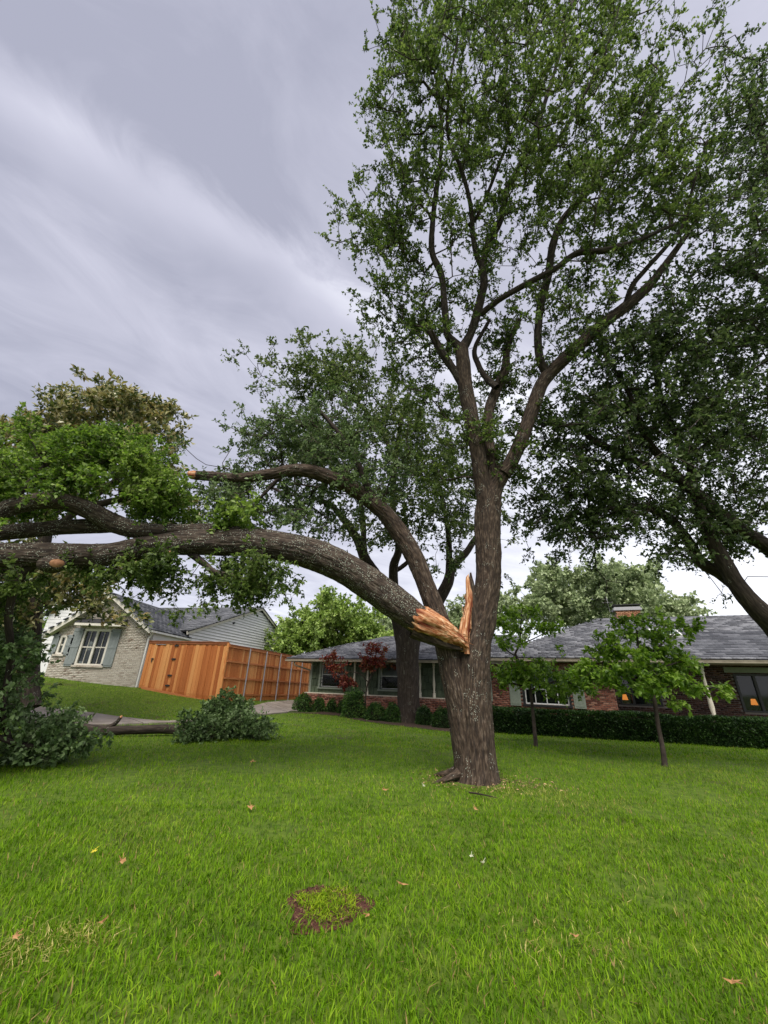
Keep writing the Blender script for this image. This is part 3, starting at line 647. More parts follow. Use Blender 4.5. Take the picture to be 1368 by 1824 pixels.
# rear cross gable in white siding
GA, GB = wl_(338, 1122, 23*S), wl_(507, 1139, 35*S); GP = wl_(461, 1086, 30.3*S)
ga = np.array([GA[0], GA[1]]); gb = np.array([GB[0], GB[1]]); gd = nrm(gb-ga); LGb = float(np.linalg.norm(gb-ga)); gp = float((GP[:2]-ga)@gd)
gn = np.array([gd[1], -gd[0]])          # outward, towards the driveway
def gpt(t, z, off=0.): q = ga+gd*t+gn*off; return (q[0], q[1], z)
def gtop(t): return GA[2]+(GP[2]-GA[2])*t/gp if t < gp else GP[2]+(GB[2]-GP[2])*(t-gp)/(LGb-gp)
MB().slab([gpt(0, 0), gpt(LGb, 0), gpt(LGb, GB[2]-.05), gpt(gp, GP[2]-.05), gpt(0, GA[2]-.05)], (-gn[0]*.2, -gn[1]*.2, 0)).build('siding_wall', material('siding_gap_shade', [(.16, .16, .17)], rough=.9), wh)  # dark grey backing paints the shadow lines between the boards
z = 2.2
while z < GP[2]-.15:
    zt_ = z+.21; t0 = 0 if zt_ < GA[2] else gp*(zt_-GA[2])/(GP[2]-GA[2]); t1 = LGb if zt_ < GB[2] else gp+(LGb-gp)*(zt_-GP[2])/(GB[2]-GP[2])
    if t1-t0 > .3:
        MB().add([gpt(t0, z+.022, .09), gpt(t1, z+.022, .09), gpt(t1, zt_, .03), gpt(t0, zt_, .03), gpt(t0, z+.03, .002), gpt(t1, z+.03, .002)], [(0, 1, 2, 3), (4, 5, 1, 0), (0, 3, 4), (1, 5, 2)]).build('siding_board', SIDE, wh)
    z += .205
for (t0, z0_), (t1, z1_) in (((-.5, GA[2]-.25), (gp, GP[2]+.06)), ((gp, GP[2]+.06), (LGb+.5, GB[2]-.35))):
    MB().beam(gpt(t0, z0_, .22), gpt(t1, z1_, .22), .05, .22).build('bargeboard', TRIM, wh)
back = 12.
R1 = [gpt(-.5, GA[2]-.12, .3), gpt(gp, GP[2]+.18, .3), gpt(gp, GP[2]+.18, -back), gpt(-.5, GA[2]-.12, -back)]
R2 = [gpt(gp, GP[2]+.18, .3), gpt(LGb+.5, GB[2]-.22, .3), gpt(LGb+.5, GB[2]-.22, -back), gpt(gp, GP[2]+.18, -back)]
roof_polygon('roof', R1, wh, UNDER); roof_polygon('roof', R2, wh, UNDER)
wt = shingle_mats([RP[2], RP[1], RP[0], RP[3]][::1], tabw=.5, exp=.2)+shingle_mats([R1[3], R1[0], R1[1], R1[2]], tabw=.5, exp=.2)+shingle_mats([LP[1], LP[2], LP[3], LP[0]], tabw=.5, exp=.2)
V = np.concatenate([np.array(TABBASE[0])@m[:3, :3].T+m[:3, 3] for m in wt]); Fi = np.concatenate([np.array(TABBASE[1])+8*i for i in range(len(wt))])
quadmesh('roof_shingles', V, Fi, GREYSH, wh)['kind'] = 'stuff'
q = ga+gd*(gp*.55)+gn*.05; MB().cyl((q[0], q[1], GA[2]+1.1), (q[0]+gn[0]*.12, q[1]+gn[1]*.12, GA[2]+1.1), .09, 10).build('vent', BLACK, wh)
vp = np.array(RP[0])*.35+np.array(RP[2])*.65; MB().cyl(vp, vp+np.array([0, 0, .5]), .05, 8).build('vent_pipe', BLACK, wh)
# rear left siding wing
a = wl_(82, 1112, 27); b = wl_(150, 1112, 27)
MB().slab([(a[0], a[1], 1), (b[0]+2, b[1], 1), (b[0]+2, b[1], 5.5), (b[0]-.2, b[1], 6.9), (a[0], a[1], 5.1)], (0, 3, 0)).build('rear_wing', SIDE, wh)
for z in np.arange(3.2, 6.3, .22):
    MB().box(a[0], min(b[0]+1.9, b[0]+2-(max(0, z-5.3))*1.3), a[1]-.03, a[1]-.002, z, z+.2).build('siding_board', SIDE, wh)
roof_polygon('roof', [(a[0]-.3, a[1]-.3, 5.0), (b[0]-.2, a[1]-.3, 7.0), (b[0]-.2, a[1]+3, 7.0), (a[0]-.3, a[1]+3, 5.0)], wh, GREYSH)
# ------------------------------------------------------------------ trees
def catmull(P_, R_, ds):
    P_ = np.asarray(P_, float); R_ = np.asarray(R_, float); n = len(P_)
    if n == 2: E_ = np.vstack([2*P_[0]-P_[1], P_, 2*P_[1]-P_[0]])
    else: E_ = np.vstack([2*P_[0]-P_[1], P_, 2*P_[-1]-P_[-2]])
    op = []; orr = []
    for i in range(n-1):
        k = max(1, int(np.ceil(np.linalg.norm(P_[i+1]-P_[i])/ds)))
        for j in range(k):
            t = j/k; a, b, c, d = E_[i], E_[i+1], E_[i+2], E_[i+3]
            op.append(.5*((2*b)+(-a+c)*t+(2*a-5*b+4*c-d)*t*t+(-a+3*b-3*c+d)*t**3)); orr.append(R_[i]*(1-t)+R_[i+1]*t)
    op.append(P_[-1]); orr.append(R_[-1]); return np.array(op), np.array(orr)
def frames(p):
    t = nrm(np.gradient(p, axis=0)) if len(p) > 2 else np.repeat(nrm(p[1]-p[0])[None], len(p), 0)
    up = np.array([0, 0, 1.]) if abs(t[0][2]) < .9 else np.array([0, 1., 0]); a = nrm(np.cross(up, t[0])); A_ = [a]
    for i in range(1, len(p)):
        a = A_[-1]-t[i]*(A_[-1]@t[i]); A_.append(nrm(a))
    A_ = np.array(A_); return t, A_, np.cross(t, A_)
OFF = [0]
def tube(p, r, sides, amp=0., ridges=5., flare=None, cap=True, ragged=0., nphase=None, lump=0.):
    """rings round a polyline; amp = bark ridge height in metres"""
    p = np.asarray(p, float); r = np.asarray(r, float); n = len(p); t, A_, B_ = frames(p); s = np.concatenate([[0], np.cumsum(np.linalg.norm(np.diff(p, axis=0), axis=1))])
    th = np.arange(sides)*2*math.pi/sides; C_ = np.cos(th)[None, :, None]; S_ = np.sin(th)[None, :, None]; OFF[0] += 3.7; o = OFF[0] if nphase is None else nphase
    rm = np.maximum(r, .02)[:, None, None]; at = np.concatenate([C_*rm, S_*rm, np.broadcast_to((s*.26)[:, None, None], (n, sides, 1))], -1)+np.array([o, o*.6, o*.3])
    rr = np.repeat(r[:, None], sides, 1)
    if amp:
        q = at.copy(); q[..., 2] += 0
        w = fbm(q, 6., 5., 2)-.5; rid = 1-np.abs(2*vnoise(q*[1, 1, .55]+w[..., None]*.06, 24.)-1); rid2 = 1-np.abs(2*vnoise(q*[1, 1, .7], 52., 8.)-1)
        big = fbm(q*np.array([1, 1, 2.]), 3.2, 31., 2)-.5
        rr = rr+amp*(rid*1.1+rid2*.6-.95)+big*amp*2.6
    if lump: 
        rr = rr*(1+lump*(fbm(np.concatenate([C_*np.ones((n, 1, 1)), S_*np.ones((n, 1, 1)), np.broadcast_to(s[:, None, None]*1.6, (n, sides, 1))], -1), 1.1, o, 2)-.5))
    if flare is not None:
        h, k = flare; ln = fbm(np.stack([np.cos(th)*1.2, np.sin(th)*1.2, th*0], -1), 1.3, 4.4, 2); rr = rr*(1+k*np.exp(-s[:, None]/h)*(.25+1.5*ln[None, :]))
    V = p[:, None, :]+(A_[:, None, :]*C_+B_[:, None, :]*S_)*rr[..., None]
    if ragged: 
        z = (TAB[(np.arange(sides)*7+int(o*10)) % 65536]+.6*TAB[(np.arange(sides)//3*13+5) % 65536])*ragged
        V[-1] += t[-1]*z[:, None]; V[-2] += t[-1]*z[:, None]*.5
    V = V.reshape(-1, 3); at = at.reshape(-1, 3); i = np.arange(n-1)[:, None]*sides; j = np.arange(sides)[None, :]
    Q = np.stack([i+j, i+(j+1) % sides, i+sides+(j+1) % sides, i+sides+j], -1).reshape(-1, 4)
    if cap:
        V = np.vstack([V, p[-1:]+t[-1:]*r[-1]*.3, p[:1]]); at = np.vstack([at, at[-1:], at[:1]]); m = n*sides; b = (n-1)*sides
        k = np.arange(0, sides, 1); Q = np.vstack([Q, np.stack([b+k, b+(k+1) % sides, np.full_like(k, m), np.full_like(k, m)], -1)])
    return V, Q, at
def join(parts):
    V = []; Q = []; A_ = []; n = 0
    for v, q, a in parts: V.append(v); Q.append(q+n); A_.append(a); n += len(v)
    return np.vstack(V), np.vstack(Q), np.vstack(A_)
def barkmesh(name, parts, mat, parent):
    V, Q, A_ = join(parts); tri = Q[:, 2] == Q[:, 3]
    o = None
    Vn = np.asarray(V, np.float32); me = bpy.data.meshes.new(name); me.vertices.add(len(Vn)); me.vertices.foreach_set('co', Vn.ravel())
    Qq = Q[~tri]; Qt = Q[tri][:, :3]; L_ = np.concatenate([Qq.ravel(), Qt.ravel()]).astype(np.int32); me.loops.add(len(L_)); me.loops.foreach_set('vertex_index', L_)
    st = np.concatenate([np.arange(len(Qq))*4, len(Qq)*4+np.arange(len(Qt))*3]).astype(np.int32); me.polygons.add(len(st)); me.polygons.foreach_set('loop_start', st)
    me.polygons.foreach_set('use_smooth', np.ones(len(st), bool)); a = me.attributes.new('bark', 'FLOAT_VECTOR', 'POINT'); a.data.foreach_set('vector', A_.astype(np.float32).ravel())
    me.update(calc_edges=True); return link(name, me, parent, mat)
LEAFN = [0]
def leafmesh(name, b, d, l, w, mat, parent, fold=.12, droop=.15, flat=.9, oval=False):
    n = len(b); LEAFN[0] += n; b = np.asarray(b); d = nrm(d); l = l*(.45+1.0*RG.random(n)); 
    nn = nrm(np.array([0, 0, flat])+RG.normal(size=(n, 3))*.75); s = nrm(np.cross(d, nn)); u = np.cross(s, d); l = l[:, None]; ww = l*w/2
    if oval:
        V = np.stack([b, b+d*l*.3+s*ww*.95-u*l*.02, b+d*l*.62+s*ww*.8-u*l*.08, b+d*l-u*l*(droop+.1), b+d*l*.62-s*ww*.8-u*l*.08, b+d*l*.3-s*ww*.95-u*l*.02, b+d*l*.45+u*l*fold], 1).reshape(-1, 3)
        k = np.arange(n)[:, None]*7; Q = np.concatenate([np.stack([k+0, k+1, k+2, k+6], -1), np.stack([k+2, k+3, k+4, k+6], -1), np.stack([k+4, k+5, k+0, k+6], -1)], 0).reshape(-1, 4)
    else:
        V = np.stack([b, b+d*l*.5+s*ww+u*l*fold, b+d*l-u*l*droop, b+d*l*.5-s*ww+u*l*fold], 1).reshape(-1, 3); Q = np.arange(4*n).reshape(n, 4)
    o = quadmesh(name, V, Q, mat, parent); o['kind'] = 'stuff'; return o
def sprays(tg, dr, R, ktw, nl, up=.3, spread=.75):
    """twigs fanned out at each target and leaf bases along them"""
    m = len(tg); k = np.repeat(np.arange(m), ktw); d = nrm(dr[k]*.55+RG.normal(size=(len(k), 3))*spread+np.array([0, 0, up])); L_ = R*(.45+.55*RG.random(len(k)))
    a = tg[k]+RG.normal(size=(len(k), 3))*R*.12; b = a+d*L_[:, None]+np.array([0, 0, -.12])*L_[:, None]**1
    q = np.repeat(np.arange(len(k)), nl); t = (.12+.88*RG.random(len(q)))[:, None]; base = a[q]*(1-t)+b[q]*t+np.array([0, 0, .18])*(t*(1-t))*R
    ld = nrm(d[q]*.5+RG.normal(size=(len(q), 3))*.7); return a, b, base, ld
def blob_targets(blobs, per=7, sig=.30, zs=.75):
    out = []
    for px, py, rx, ry, D, dD, n in blobs:
        kc = max(1, int(n/per)); r = np.sqrt(RG.random(kc)); a = RG.random(kc)*2*math.pi
        for i in range(kc):
            c = P(px+rx*r[i]*math.cos(a[i]), py+ry*r[i]*math.sin(a[i]), D+dD*(2*RG.random()-1))
            out.append(c+RG.normal(size=(per, 3))*np.array([1, 1, zs])*sig*(.5+RG.random()))
    t = np.vstack(out); g_ = T(t[:, 0], t[:, 1])+.12; t[:, 2] = np.maximum(t[:, 2], g_); return t
class Skel:
    def __init__(s): s.p = np.zeros((60000, 3)); s.par = np.full(60000, -1); s.fix = np.zeros(60000); s.n = 0; s.fixed = np.zeros(60000, bool)
    def add(s, p, par, r=0., fx=False): i = s.n; s.p[i] = p; s.par[i] = par; s.fix[i] = r; s.fixed[i] = fx; s.n += 1; return i
    def limb(s, p, r):
        par = -1 if s.n == 0 else int(np.argmin(((s.p[:s.n]-p[0])**2).sum(1)))
        for a, b in zip(p, r): par = s.add(a, par, b, True)
    def grow(s, tg, step=.28, wob=.06, bias=.0):
        d0 = np.array([((s.p[:s.n]-t)**2).sum(1).min() for t in tg]); 
        for t in tg[np.argsort(d0)]:
            d = np.sqrt(((s.p[:s.n]-t)**2).sum(1)); i = int(np.argmin(d+s.fix[:s.n]*-.0+bias*np.maximum(0, s.p[:s.n, 2]-t[2]))); L_ = d[i]
            if L_ < .05: continue
            q = s.par[i]; tan = nrm(s.p[i]-s.p[q]) if q >= 0 else np.array([0, 0, 1.]); k = max(1, int(L_/step)); a = s.p[i].copy(); c = a+tan*L_*.45+RG.normal(size=3)*L_*.08; par = i
            for j in range(1, k+1):
                u = j/k; x = (1-u)**2*a+2*u*(1-u)*c+u*u*t
                if j < k: x = x+RG.normal(size=3)*wob
                par = s.add(x, par)
    def build(s, name, mat, parent, tip=.006, ex=2.3, maxr=.12, twigs=None, twr=.004):
        n = s.n; acc = np.zeros(n); kids = [[] for _ in range(n)]
        for i in range(n-1, -1, -1):
            if acc[i] == 0: acc[i] = tip**ex
            q = s.par[i]
            if q >= 0: kids[q].append(i); acc[q] += acc[i] if not s.fixed[q] else 0; 
            if q >= 0 and s.fixed[q] and acc[q] == 0: acc[q] = s.fix[q]**ex
        r = np.minimum(acc**(1/ex), maxr); r = np.where(s.fixed[:n], s.fix[:n], r); parts = []; starts = []
        for i in range(n):
            if s.fixed[i]:
                starts += [(i, k) for k in kids[i] if not s.fixed[k]]
        while starts:
            a, b = starts.pop(); ch = [a, b]; rad = [min(r[a], r[b]*1.25), r[b]]
            while kids[ch[-1]]:
                ks = sorted(kids[ch[-1]], key=lambda z: -r[z]); starts += [(ch[-1], z) for z in ks[1:]]; ch.append(ks[0]); rad.append(r[ks[0]])
            sd_ = 3 if rad[1] < .012 else (5 if rad[1] < .03 else 8); parts.append(tube(s.p[ch], rad, sd_, cap=False))
        if twigs is not None:
            a, b = twigs; m = len(a); d = nrm(b-a); e1 = nrm(np.cross(d, [.3, .2, .9])); e2 = np.cross(d, e1)
            V = np.stack([a+e1*twr, a-e1*twr*.5+e2*twr*.87, a-e1*twr*.5-e2*twr*.87, b], 1).reshape(-1, 3); k = np.arange(m)[:, None]*4
            Q = np.concatenate([np.stack([k, k+1, k+3, k+3], -1), np.stack([k+1, k+2, k+3, k+3], -1), np.stack([k+2, k, k+3, k+3], -1)], 0).reshape(-1, 4)
            parts.append((V, Q, V))
        if not parts: return None
        o = barkmesh(name, parts, mat, parent); o['kind'] = 'stuff'; return o
def pxlimb(pts, ds=.05):
    p = [P(a, b, D) for a, b, D, w in pts]; r = [w/2/F*depth(q) for q, (a, b, D, w) in zip(p, pts)]; return catmull(p, r, ds)

def Dm(y): return float(np.interp(y, [-250, -100, 0, 150, 300, 450, 600, 870, 1400], [3.4, 4.0, 4.5, 5.3, 6.2, 7.0, 7.6, 8.2, 8.3]))
def ML(pts, dd=0.): return [(x, y, Dm(y)+dd*i/(len(pts)-1), w) for i, (x, y, w) in enumerate(pts)]

# --- the damaged elm
b0 = G(848, 1398); b0[1] += .30
elm = empty('damaged_tree', (b0[0], b0[1], 0), 0, label='large leafy tree with a torn trunk, its big left limb broken off', cat='tree')
elm_inv = -np.array([b0[0], b0[1], 0])
def rel(V): return V+elm_inv
def placed(parts): return [(v+elm_inv, q, a) for v, q, a in parts]
sk = Skel()
stem_r = pxlimb([(850, 1412, 8.3, 78), (850, 1385, 8.3, 72), (848, 1340, 8.3, 66), (846, 1290, 8.3, 63), (843, 1240, 8.3, 61), (843, 1190, 8.3, 60), (847, 1150, 8.3, 54), (857, 1110, 8.3, 48), (865, 1070, 8.3, 42), (870, 1030, 8.3, 42), (870, 990, 8.3, 44), (868, 950, 8.3, 44), (869, 915, 8.3, 43), (873, 885, 8.28, 40), (881, 864, 8.26, 33), (896, 845, 8.24, 27), (910, 826, 8.22, 25)], .03)
stem_l = pxlimb([(838, 1400, 8.3, 54), (832, 1340, 8.3, 48), (822, 1270, 8.3, 48), (809, 1210, 8.3, 46), (797, 1155, 8.3, 42), (778, 1095, 8.3, 35), (758, 1040, 8.3, 32), (737, 990, 8.3, 32), (712, 950, 8.3, 31), (683, 912, 8.2, 28), (650, 885, 8.1, 26), (615, 862, 7.95, 25), (575, 846, 7.8, 24), (545, 838, 7.65, 23), (515, 838, 7.6, 21), (480, 845, 7.6, 19), (430, 851, 7.6, 17), (385, 849, 7.6, 16), (345, 846, 7.6, 15)], .03)
trunk = placed([tube(*stem_r, 110, amp=.021, flare=(.16, .32), nphase=2.), tube(*stem_l, 84, amp=.017, flare=(.15, .2), nphase=5.)])
# surface roots
for a, b in ((-2.75, .5), (2.7, .4)):
    c = np.array([b0[0], b0[1], .12]); d = np.array([math.cos(a), math.sin(a), 0]); pp, rr = catmull([c+d*.28, c+d*(.42)+[0, 0, -.04], c+d*(.5+b*.3)+[0, 0, -.09], c+d*(.5+b*.7)+[0, 0, -.15]], [.08, .05, .026, .010], .03); trunk += placed([tube(pp, rr, 20, amp=.014)])
barkmesh('trunk', trunk, BARK, elm)
limbs = {
 'A': ML([(869, 915, 29.2), (863, 880, 29.2), (857, 848, 27.5), (850, 800, 25.8), (840, 745, 25.8), (829, 690, 25.8), (824, 640, 24.1), (822, 618, 21.5)]),
 'B': ML([(896, 845, 24.1), (908, 829, 24.5), (930, 780, 24.1), (950, 725, 23.2), (968, 680, 23.2), (1000, 645, 22.4), (1035, 612, 21.5), (1070, 580, 19.8), (1112, 548, 18.1), (1150, 515, 16.3), (1180, 478, 12.0), (1215, 430, 8.6), (1250, 380, 6.0)]),
 'A1': ML([(832, 700, 15.5), (812, 665, 14.6), (792, 635, 13.8), (774, 605, 12.0), (765, 588, 10.3)]),
 'A2': ML([(822, 622, 14.6), (808, 608, 12.9), (797, 595, 12.9), (793, 561, 12.0), (787, 494, 11.2), (770, 449, 10.3), (771, 393, 9.5), (782, 300, 6.9), (788, 235, 5.2), (776, 150, 3.4)]),
 'A3': ML([(823, 622, 17.2), (836, 598, 14.6), (848, 565, 14.6), (862, 505, 13.8), (860, 480, 12.9), (868, 438, 12.0), (890, 395, 11.2), (904, 337, 10.3), (921, 303, 9.5), (946, 253, 7.7), (965, 200, 6.9), (990, 120, 5.2), (1010, 50, 4.3), (1030, -40, 3.4)]),
 'A4': ML([(859, 480, 9.5), (845, 438, 8.6), (838, 365, 7.7), (822, 303, 6.9), (798, 241, 5.2), (800, 160, 4.3), (815, 70, 3.4)], -.4),
 'A5': ML([(856, 560, 11.2), (878, 542, 10.3), (900, 527, 10.3), (943, 503, 10.3), (990, 478, 10.3), (1027, 452, 10.3), (1077, 446, 9.5), (1133, 430, 7.7), (1200, 400, 5.2)], -.8),
 'A6': ML([(835, 402, 6.9), (853, 380, 6.0), (886, 300, 5.2), (905, 240, 5.2), (900, 150, 4.3), (912, 60, 3.4)], -.3),
 'B2': ML([(975, 668, 15.5), (962, 640, 13.8), (958, 595, 12.9), (965, 533, 12.9), (977, 490, 12.9), (984, 440, 12.0), (1000, 395, 11.2), (1030, 360, 10.3), (1060, 330, 8.6), (1100, 285, 6.9), (1140, 220, 5.2), (1180, 130, 3.4)], -.3),
 'B3': ML([(1112, 550, 10.3), (1126, 510, 8.6), (1150, 480, 7.7), (1186, 440, 6.9), (1218, 400, 6.0), (1235, 330, 4.3), (1260, 250, 3.4)], -.5),
 'B4': ML([(955, 300, 6.9), (1000, 240, 6.9), (1040, 170, 6.0), (1075, 100, 5.2), (1100, 20, 4.3), (1120, -60, 3.4)], -.3),
 'C': ML([(874, 900, 17.2), (876, 870, 22.4), (878, 830, 20.6), (870, 780, 18.1), (872, 730, 18.1), (886, 690, 17.2), (900, 655, 13.8), (905, 615, 11.2), (925, 570, 7.7)], .5),
 'C2': ML([(885, 690, 12.0), (868, 675, 10.3), (852, 650, 9.5), (846, 620, 7.7), (872, 570, 6.0)], .6),
 'L2': ML([(560, 842, 11.2), (530, 838, 10.3), (500, 850, 7.7), (470, 880, 6.0), (440, 915, 5.2)]),
 'L4': [(700, 935, 8.3, 14), (660, 880, 8.3, 13), (640, 830, 8.2, 10), (610, 780, 8.1, 8), (560, 720, 8.0, 6)],
}
for k in limbs:
    p, r = pxlimb(limbs[k], .05); sk.limb(p[::4], r[::4])
    barkmesh('limb', placed([tube(p, r, 40 if r[0] > .1 else 22, amp=.010 if r[0] > .1 else .005, lump=.12)]), BARK if k in 'ABC' else BARKMID, elm)
sk.limb(stem_l[0][::8], stem_l[1][::8])
def MB_(l): return [(x, y, rx, ry, Dm(y)+dd, dD, n) for x, y, rx, ry, dd, dD, n in l]
blobs = MB_([
 (745, 60, 45, 80, 0, .6, 55), (720, 120, 60, 70, .2, .5, 48), (700, 170, 40, 40, .2, .4, 16), (840, 90, 95, 120, -.2, .9, 150), (950, 60, 100, 110, 0, 1.0, 120), (1060, 60, 80, 90, 0, .9, 80), (1120, 30, 60, 60, 0, .6, 25), (880, -60, 200, 90, 0, .8, 90),
 (1090, 160, 80, 70, 0, .9, 62), (1185, 130, 45, 90, 0, .7, 26), (720, 250, 50, 60, .2, .5, 36), (800, 230, 70, 80, 0, .9, 85), (920, 210, 90, 90, .2, 1.0, 95), (1010, 270, 90, 80, 0, 1.0, 95), (1120, 260, 90, 70, 0, 1.0, 85), (1210, 260, 70, 90, 0, .9, 55),
 (720, 340, 50, 50, .1, .5, 36), (675, 390, 62, 45, .2, .5, 48), (720, 425, 55, 50, .2, .5, 42), (640, 400, 28, 25, .2, .3, 9), (830, 360, 60, 60, 0, .8, 42), (930, 350, 70, 60, .2, .9, 50), (1040, 370, 80, 60, 0, .9, 62), (1140, 370, 90, 60, 0, .9, 62), (1230, 370, 60, 70, 0, .8, 42),
 (740, 500, 55, 35, .1, .5, 22), (690, 545, 50, 30, .1, .5, 28), (740, 575, 55, 40, .2, .6, 40), (820, 520, 45, 40, 0, .7, 20), (900, 450, 60, 50, .3, .8, 30), (960, 540, 60, 40, .3, .8, 28), (1040, 500, 70, 40, 0, .8, 38), (1100, 450, 70, 40, 0, .8, 38),
 (740, 640, 50, 50, .4, .7, 32), (880, 600, 50, 50, .5, .8, 24), (760, 700, 40, 60, .5, .6, 24), (900, 730, 50, 60, .6, .7, 34), (800, 800, 50, 60, .6, .6, 30), (890, 800, 40, 40, .2, .4, 26), (790, 860, 40, 40, .6, .4, 16), (1010, 590, 60, 40, .4, .8, 24), (930, 660, 40, 50, .6, .6, 22), (848, 780, 20, 40, -.3, .15, 10)])
tg = blob_targets(blobs, 4, .36)
blL = [(470, 770, 55, 40, 8.7, .6, 46), (530, 800, 70, 40, 8.6, .6, 60), (500, 885, 80, 30, 8.5, .6, 60), (600, 800, 55, 45, 8.1, .7, 46), (640, 845, 45, 40, 8.2, .6, 28), (440, 868, 45, 24, 8.5, .5, 30), (560, 740, 50, 35, 8.1, .6, 24), (540, 905, 50, 30, 8.0, .6, 26), (400, 900, 50, 40, 7.9, .6, 36), (385, 828, 35, 10, 8.1, .3, 10), (700, 860, 40, 50, 8.3, .5, 16)]
tgl = blob_targets(blL, 4, .30)
sk.grow(np.vstack([tg, tgl]), .3, .045, bias=.9)
for arr, nm, mt, kk, nl, ll in ((tg, 'leaves', LEAF, 6, 15, .072), (tgl, 'leaves', LEAFBLUE, 6, 13, .072)):
    dr = nrm(arr-np.array([b0[0]+.3, b0[1], 7.0])); a, b, lb, ld = sprays(arr, dr, .44, kk, nl, up=.15)
    leafmesh(nm, lb+elm_inv, ld, ll, .6, mt, elm)
    if arr is tg: tw = [a, b]
    else: tw = [np.vstack([tw[0], a]), np.vstack([tw[1], b])]
sk.p[:sk.n] += elm_inv; sk.build('branches', BARKTHIN, elm, tip=.009, ex=2.2, twr=.006, twigs=(tw[0]+elm_inv, tw[1]+elm_inv))
# torn wood left on the trunk
def shard(pts, w, name='torn_wood', mat=WOOD, parent=elm, n=9):
    """a splinter: tapered wedge with a jagged surface; pts = [(px,py,D,width_px)]"""
    p, r = pxlimb(pts, .03); v, q, a = tube(p, r, 14, amp=.012); c = p.repeat(14, 0); v2 = v.copy(); k = len(p)*14
    v2[:k, 1] = c[:, 1]+(v[:k, 1]-c[:, 1])*w; return v2+elm_inv, q, a
wood = [shard([(822, 1160, 8.05, 12), (826, 1130, 8.05, 18), (832, 1095, 8.07, 15), (837, 1060, 8.1, 9), (836, 1042, 8.1, 3)], 1.0),
        shard([(832, 1165, 8.0, 10), (829, 1130, 8.0, 10), (829, 1100, 8.05, 8), (831, 1075, 8.05, 2)], 1.0),
        shard([(822, 1155, 7.98, 6), (820, 1130, 8.0, 7), (824, 1100, 8.0, 2)], 1.0), shard([(835, 1120, 8.05, 9), (835, 1070, 8.08, 10), (833, 1034, 8.1, 7), (835, 1022, 8.1, 1)], .8)]
barkmesh('torn_wood', wood, WOOD, elm)
barkmesh('bark_spike', [shard([(846, 1150, 8.18, 26), (845, 1110, 8.18, 22), (842, 1075, 8.18, 17), (840, 1045, 8.17, 11), (838, 1020, 8.16, 2)], 1.0)], BARK, elm)
sp = []
for _ in range(34):
    c = P(831+RG.normal()*4, 1062+RG.random()*90, 8.0+RG.random()*.06); sp.append(tube(np.array([c-[0, 0, .05], c, c+nrm([RG.normal()*.25-.12, -.2*RG.random(), 1.])*(.05+.12*RG.random())]), [.008, .007, .001], 5))
barkmesh('splinters', placed(sp), WOOD, elm)['kind'] = 'stuff'
# end of the left limb snapped in the air
barkmesh('broken_end', placed([tube(*pxlimb([(350, 846, 7.59, 14), (343, 846, 7.58, 16), (336, 843, 7.58, 8)], .02), 14, amp=.008)]), WOOD, elm)

# --- the big limb that broke off and hangs from the tear
o0 = P(760, 1110, 7.8); bl = empty('broken_limb', o0, 0, label='huge lichen-spotted broken limb hanging left from the torn trunk, leaves touching the lawn', cat='broken limb')
inv = -o0
def pl(parts): return [(v+inv, q, a) for v, q, a in parts]
main = pxlimb([(-720, 1420, 5.3, 26), (-470, 1120, 5.4, 38), (-260, 1000, 5.6, 40), (-120, 985, 5.9, 42), (0, 988, 6.3, 42), (90, 990, 6.55, 42), (176, 990, 6.8, 40), (235, 980, 6.95, 38), (295, 969, 7.1, 39), (360, 966, 7.2, 44), (430, 966, 7.35, 50), (500, 973, 7.5, 50), (560, 988, 7.6, 52), (615, 1012, 7.65, 55), (665, 1045, 7.7, 57), (712, 1078, 7.75, 55), (738, 1098, 7.78, 51), (752, 1107, 7.8, 48)], .03)
upper = pxlimb([(-230, 1010, 5.4, 20), (-110, 950, 5.8, 26), (0, 911, 6.3, 29), (40, 898, 6.4, 28), (82, 891, 6.5, 28), (125, 897, 6.65, 29), (165, 912, 6.8, 31), (205, 933, 6.9, 32), (254, 945, 7.0, 28), (320, 945, 7.15, 23), (400, 945, 7.3, 24), (460, 958, 7.4, 20)], .03)
third = pxlimb([(-200, 985, 6.0, 22), (-90, 965, 6.4, 26), (0, 950, 6.8, 27), (60, 944, 6.9, 27), (120, 938, 7.0, 26), (180, 937, 7.05, 25), (215, 938, 7.05, 20)], .03)
barkmesh('log', pl([tube(*main, 100, amp=.019, ragged=.13, lump=.10, cap=False, nphase=9.)]), BARKLOG, bl)
barkmesh('limb', pl([tube(*upper, 60, amp=.012, lump=.10)]), BARKLOG, bl)
barkmesh('limb', pl([tube(*third, 60, amp=.012, lump=.10)]), BARKLOG, bl)
wd = pxlimb([(728, 1092, 7.79, 40), (752, 1104, 7.79, 49), (770, 1113, 7.8, 46), (788, 1122, 7.83, 38), (806, 1131, 7.88, 28), (822, 1142, 7.93, 18), (833, 1152, 7.98, 8)], .015)
barkmesh('torn_end', pl([tube(*wd, 60, amp=.030, lump=.9), tube(*pxlimb([(770, 1103, 7.7, 20), (790, 1112, 7.78, 12), (806, 1122, 7.85, 3)], .02), 12, amp=.01)]), WOOD, bl)
barkmesh('bark_strip', pl([tube(*pxlimb([(735, 1120, 7.82, 32), (770, 1137, 7.86, 22), (800, 1150, 7.93, 12), (824, 1157, 8.0, 4)], .02), 20, amp=.012)]), BARK, bl)
sp = []
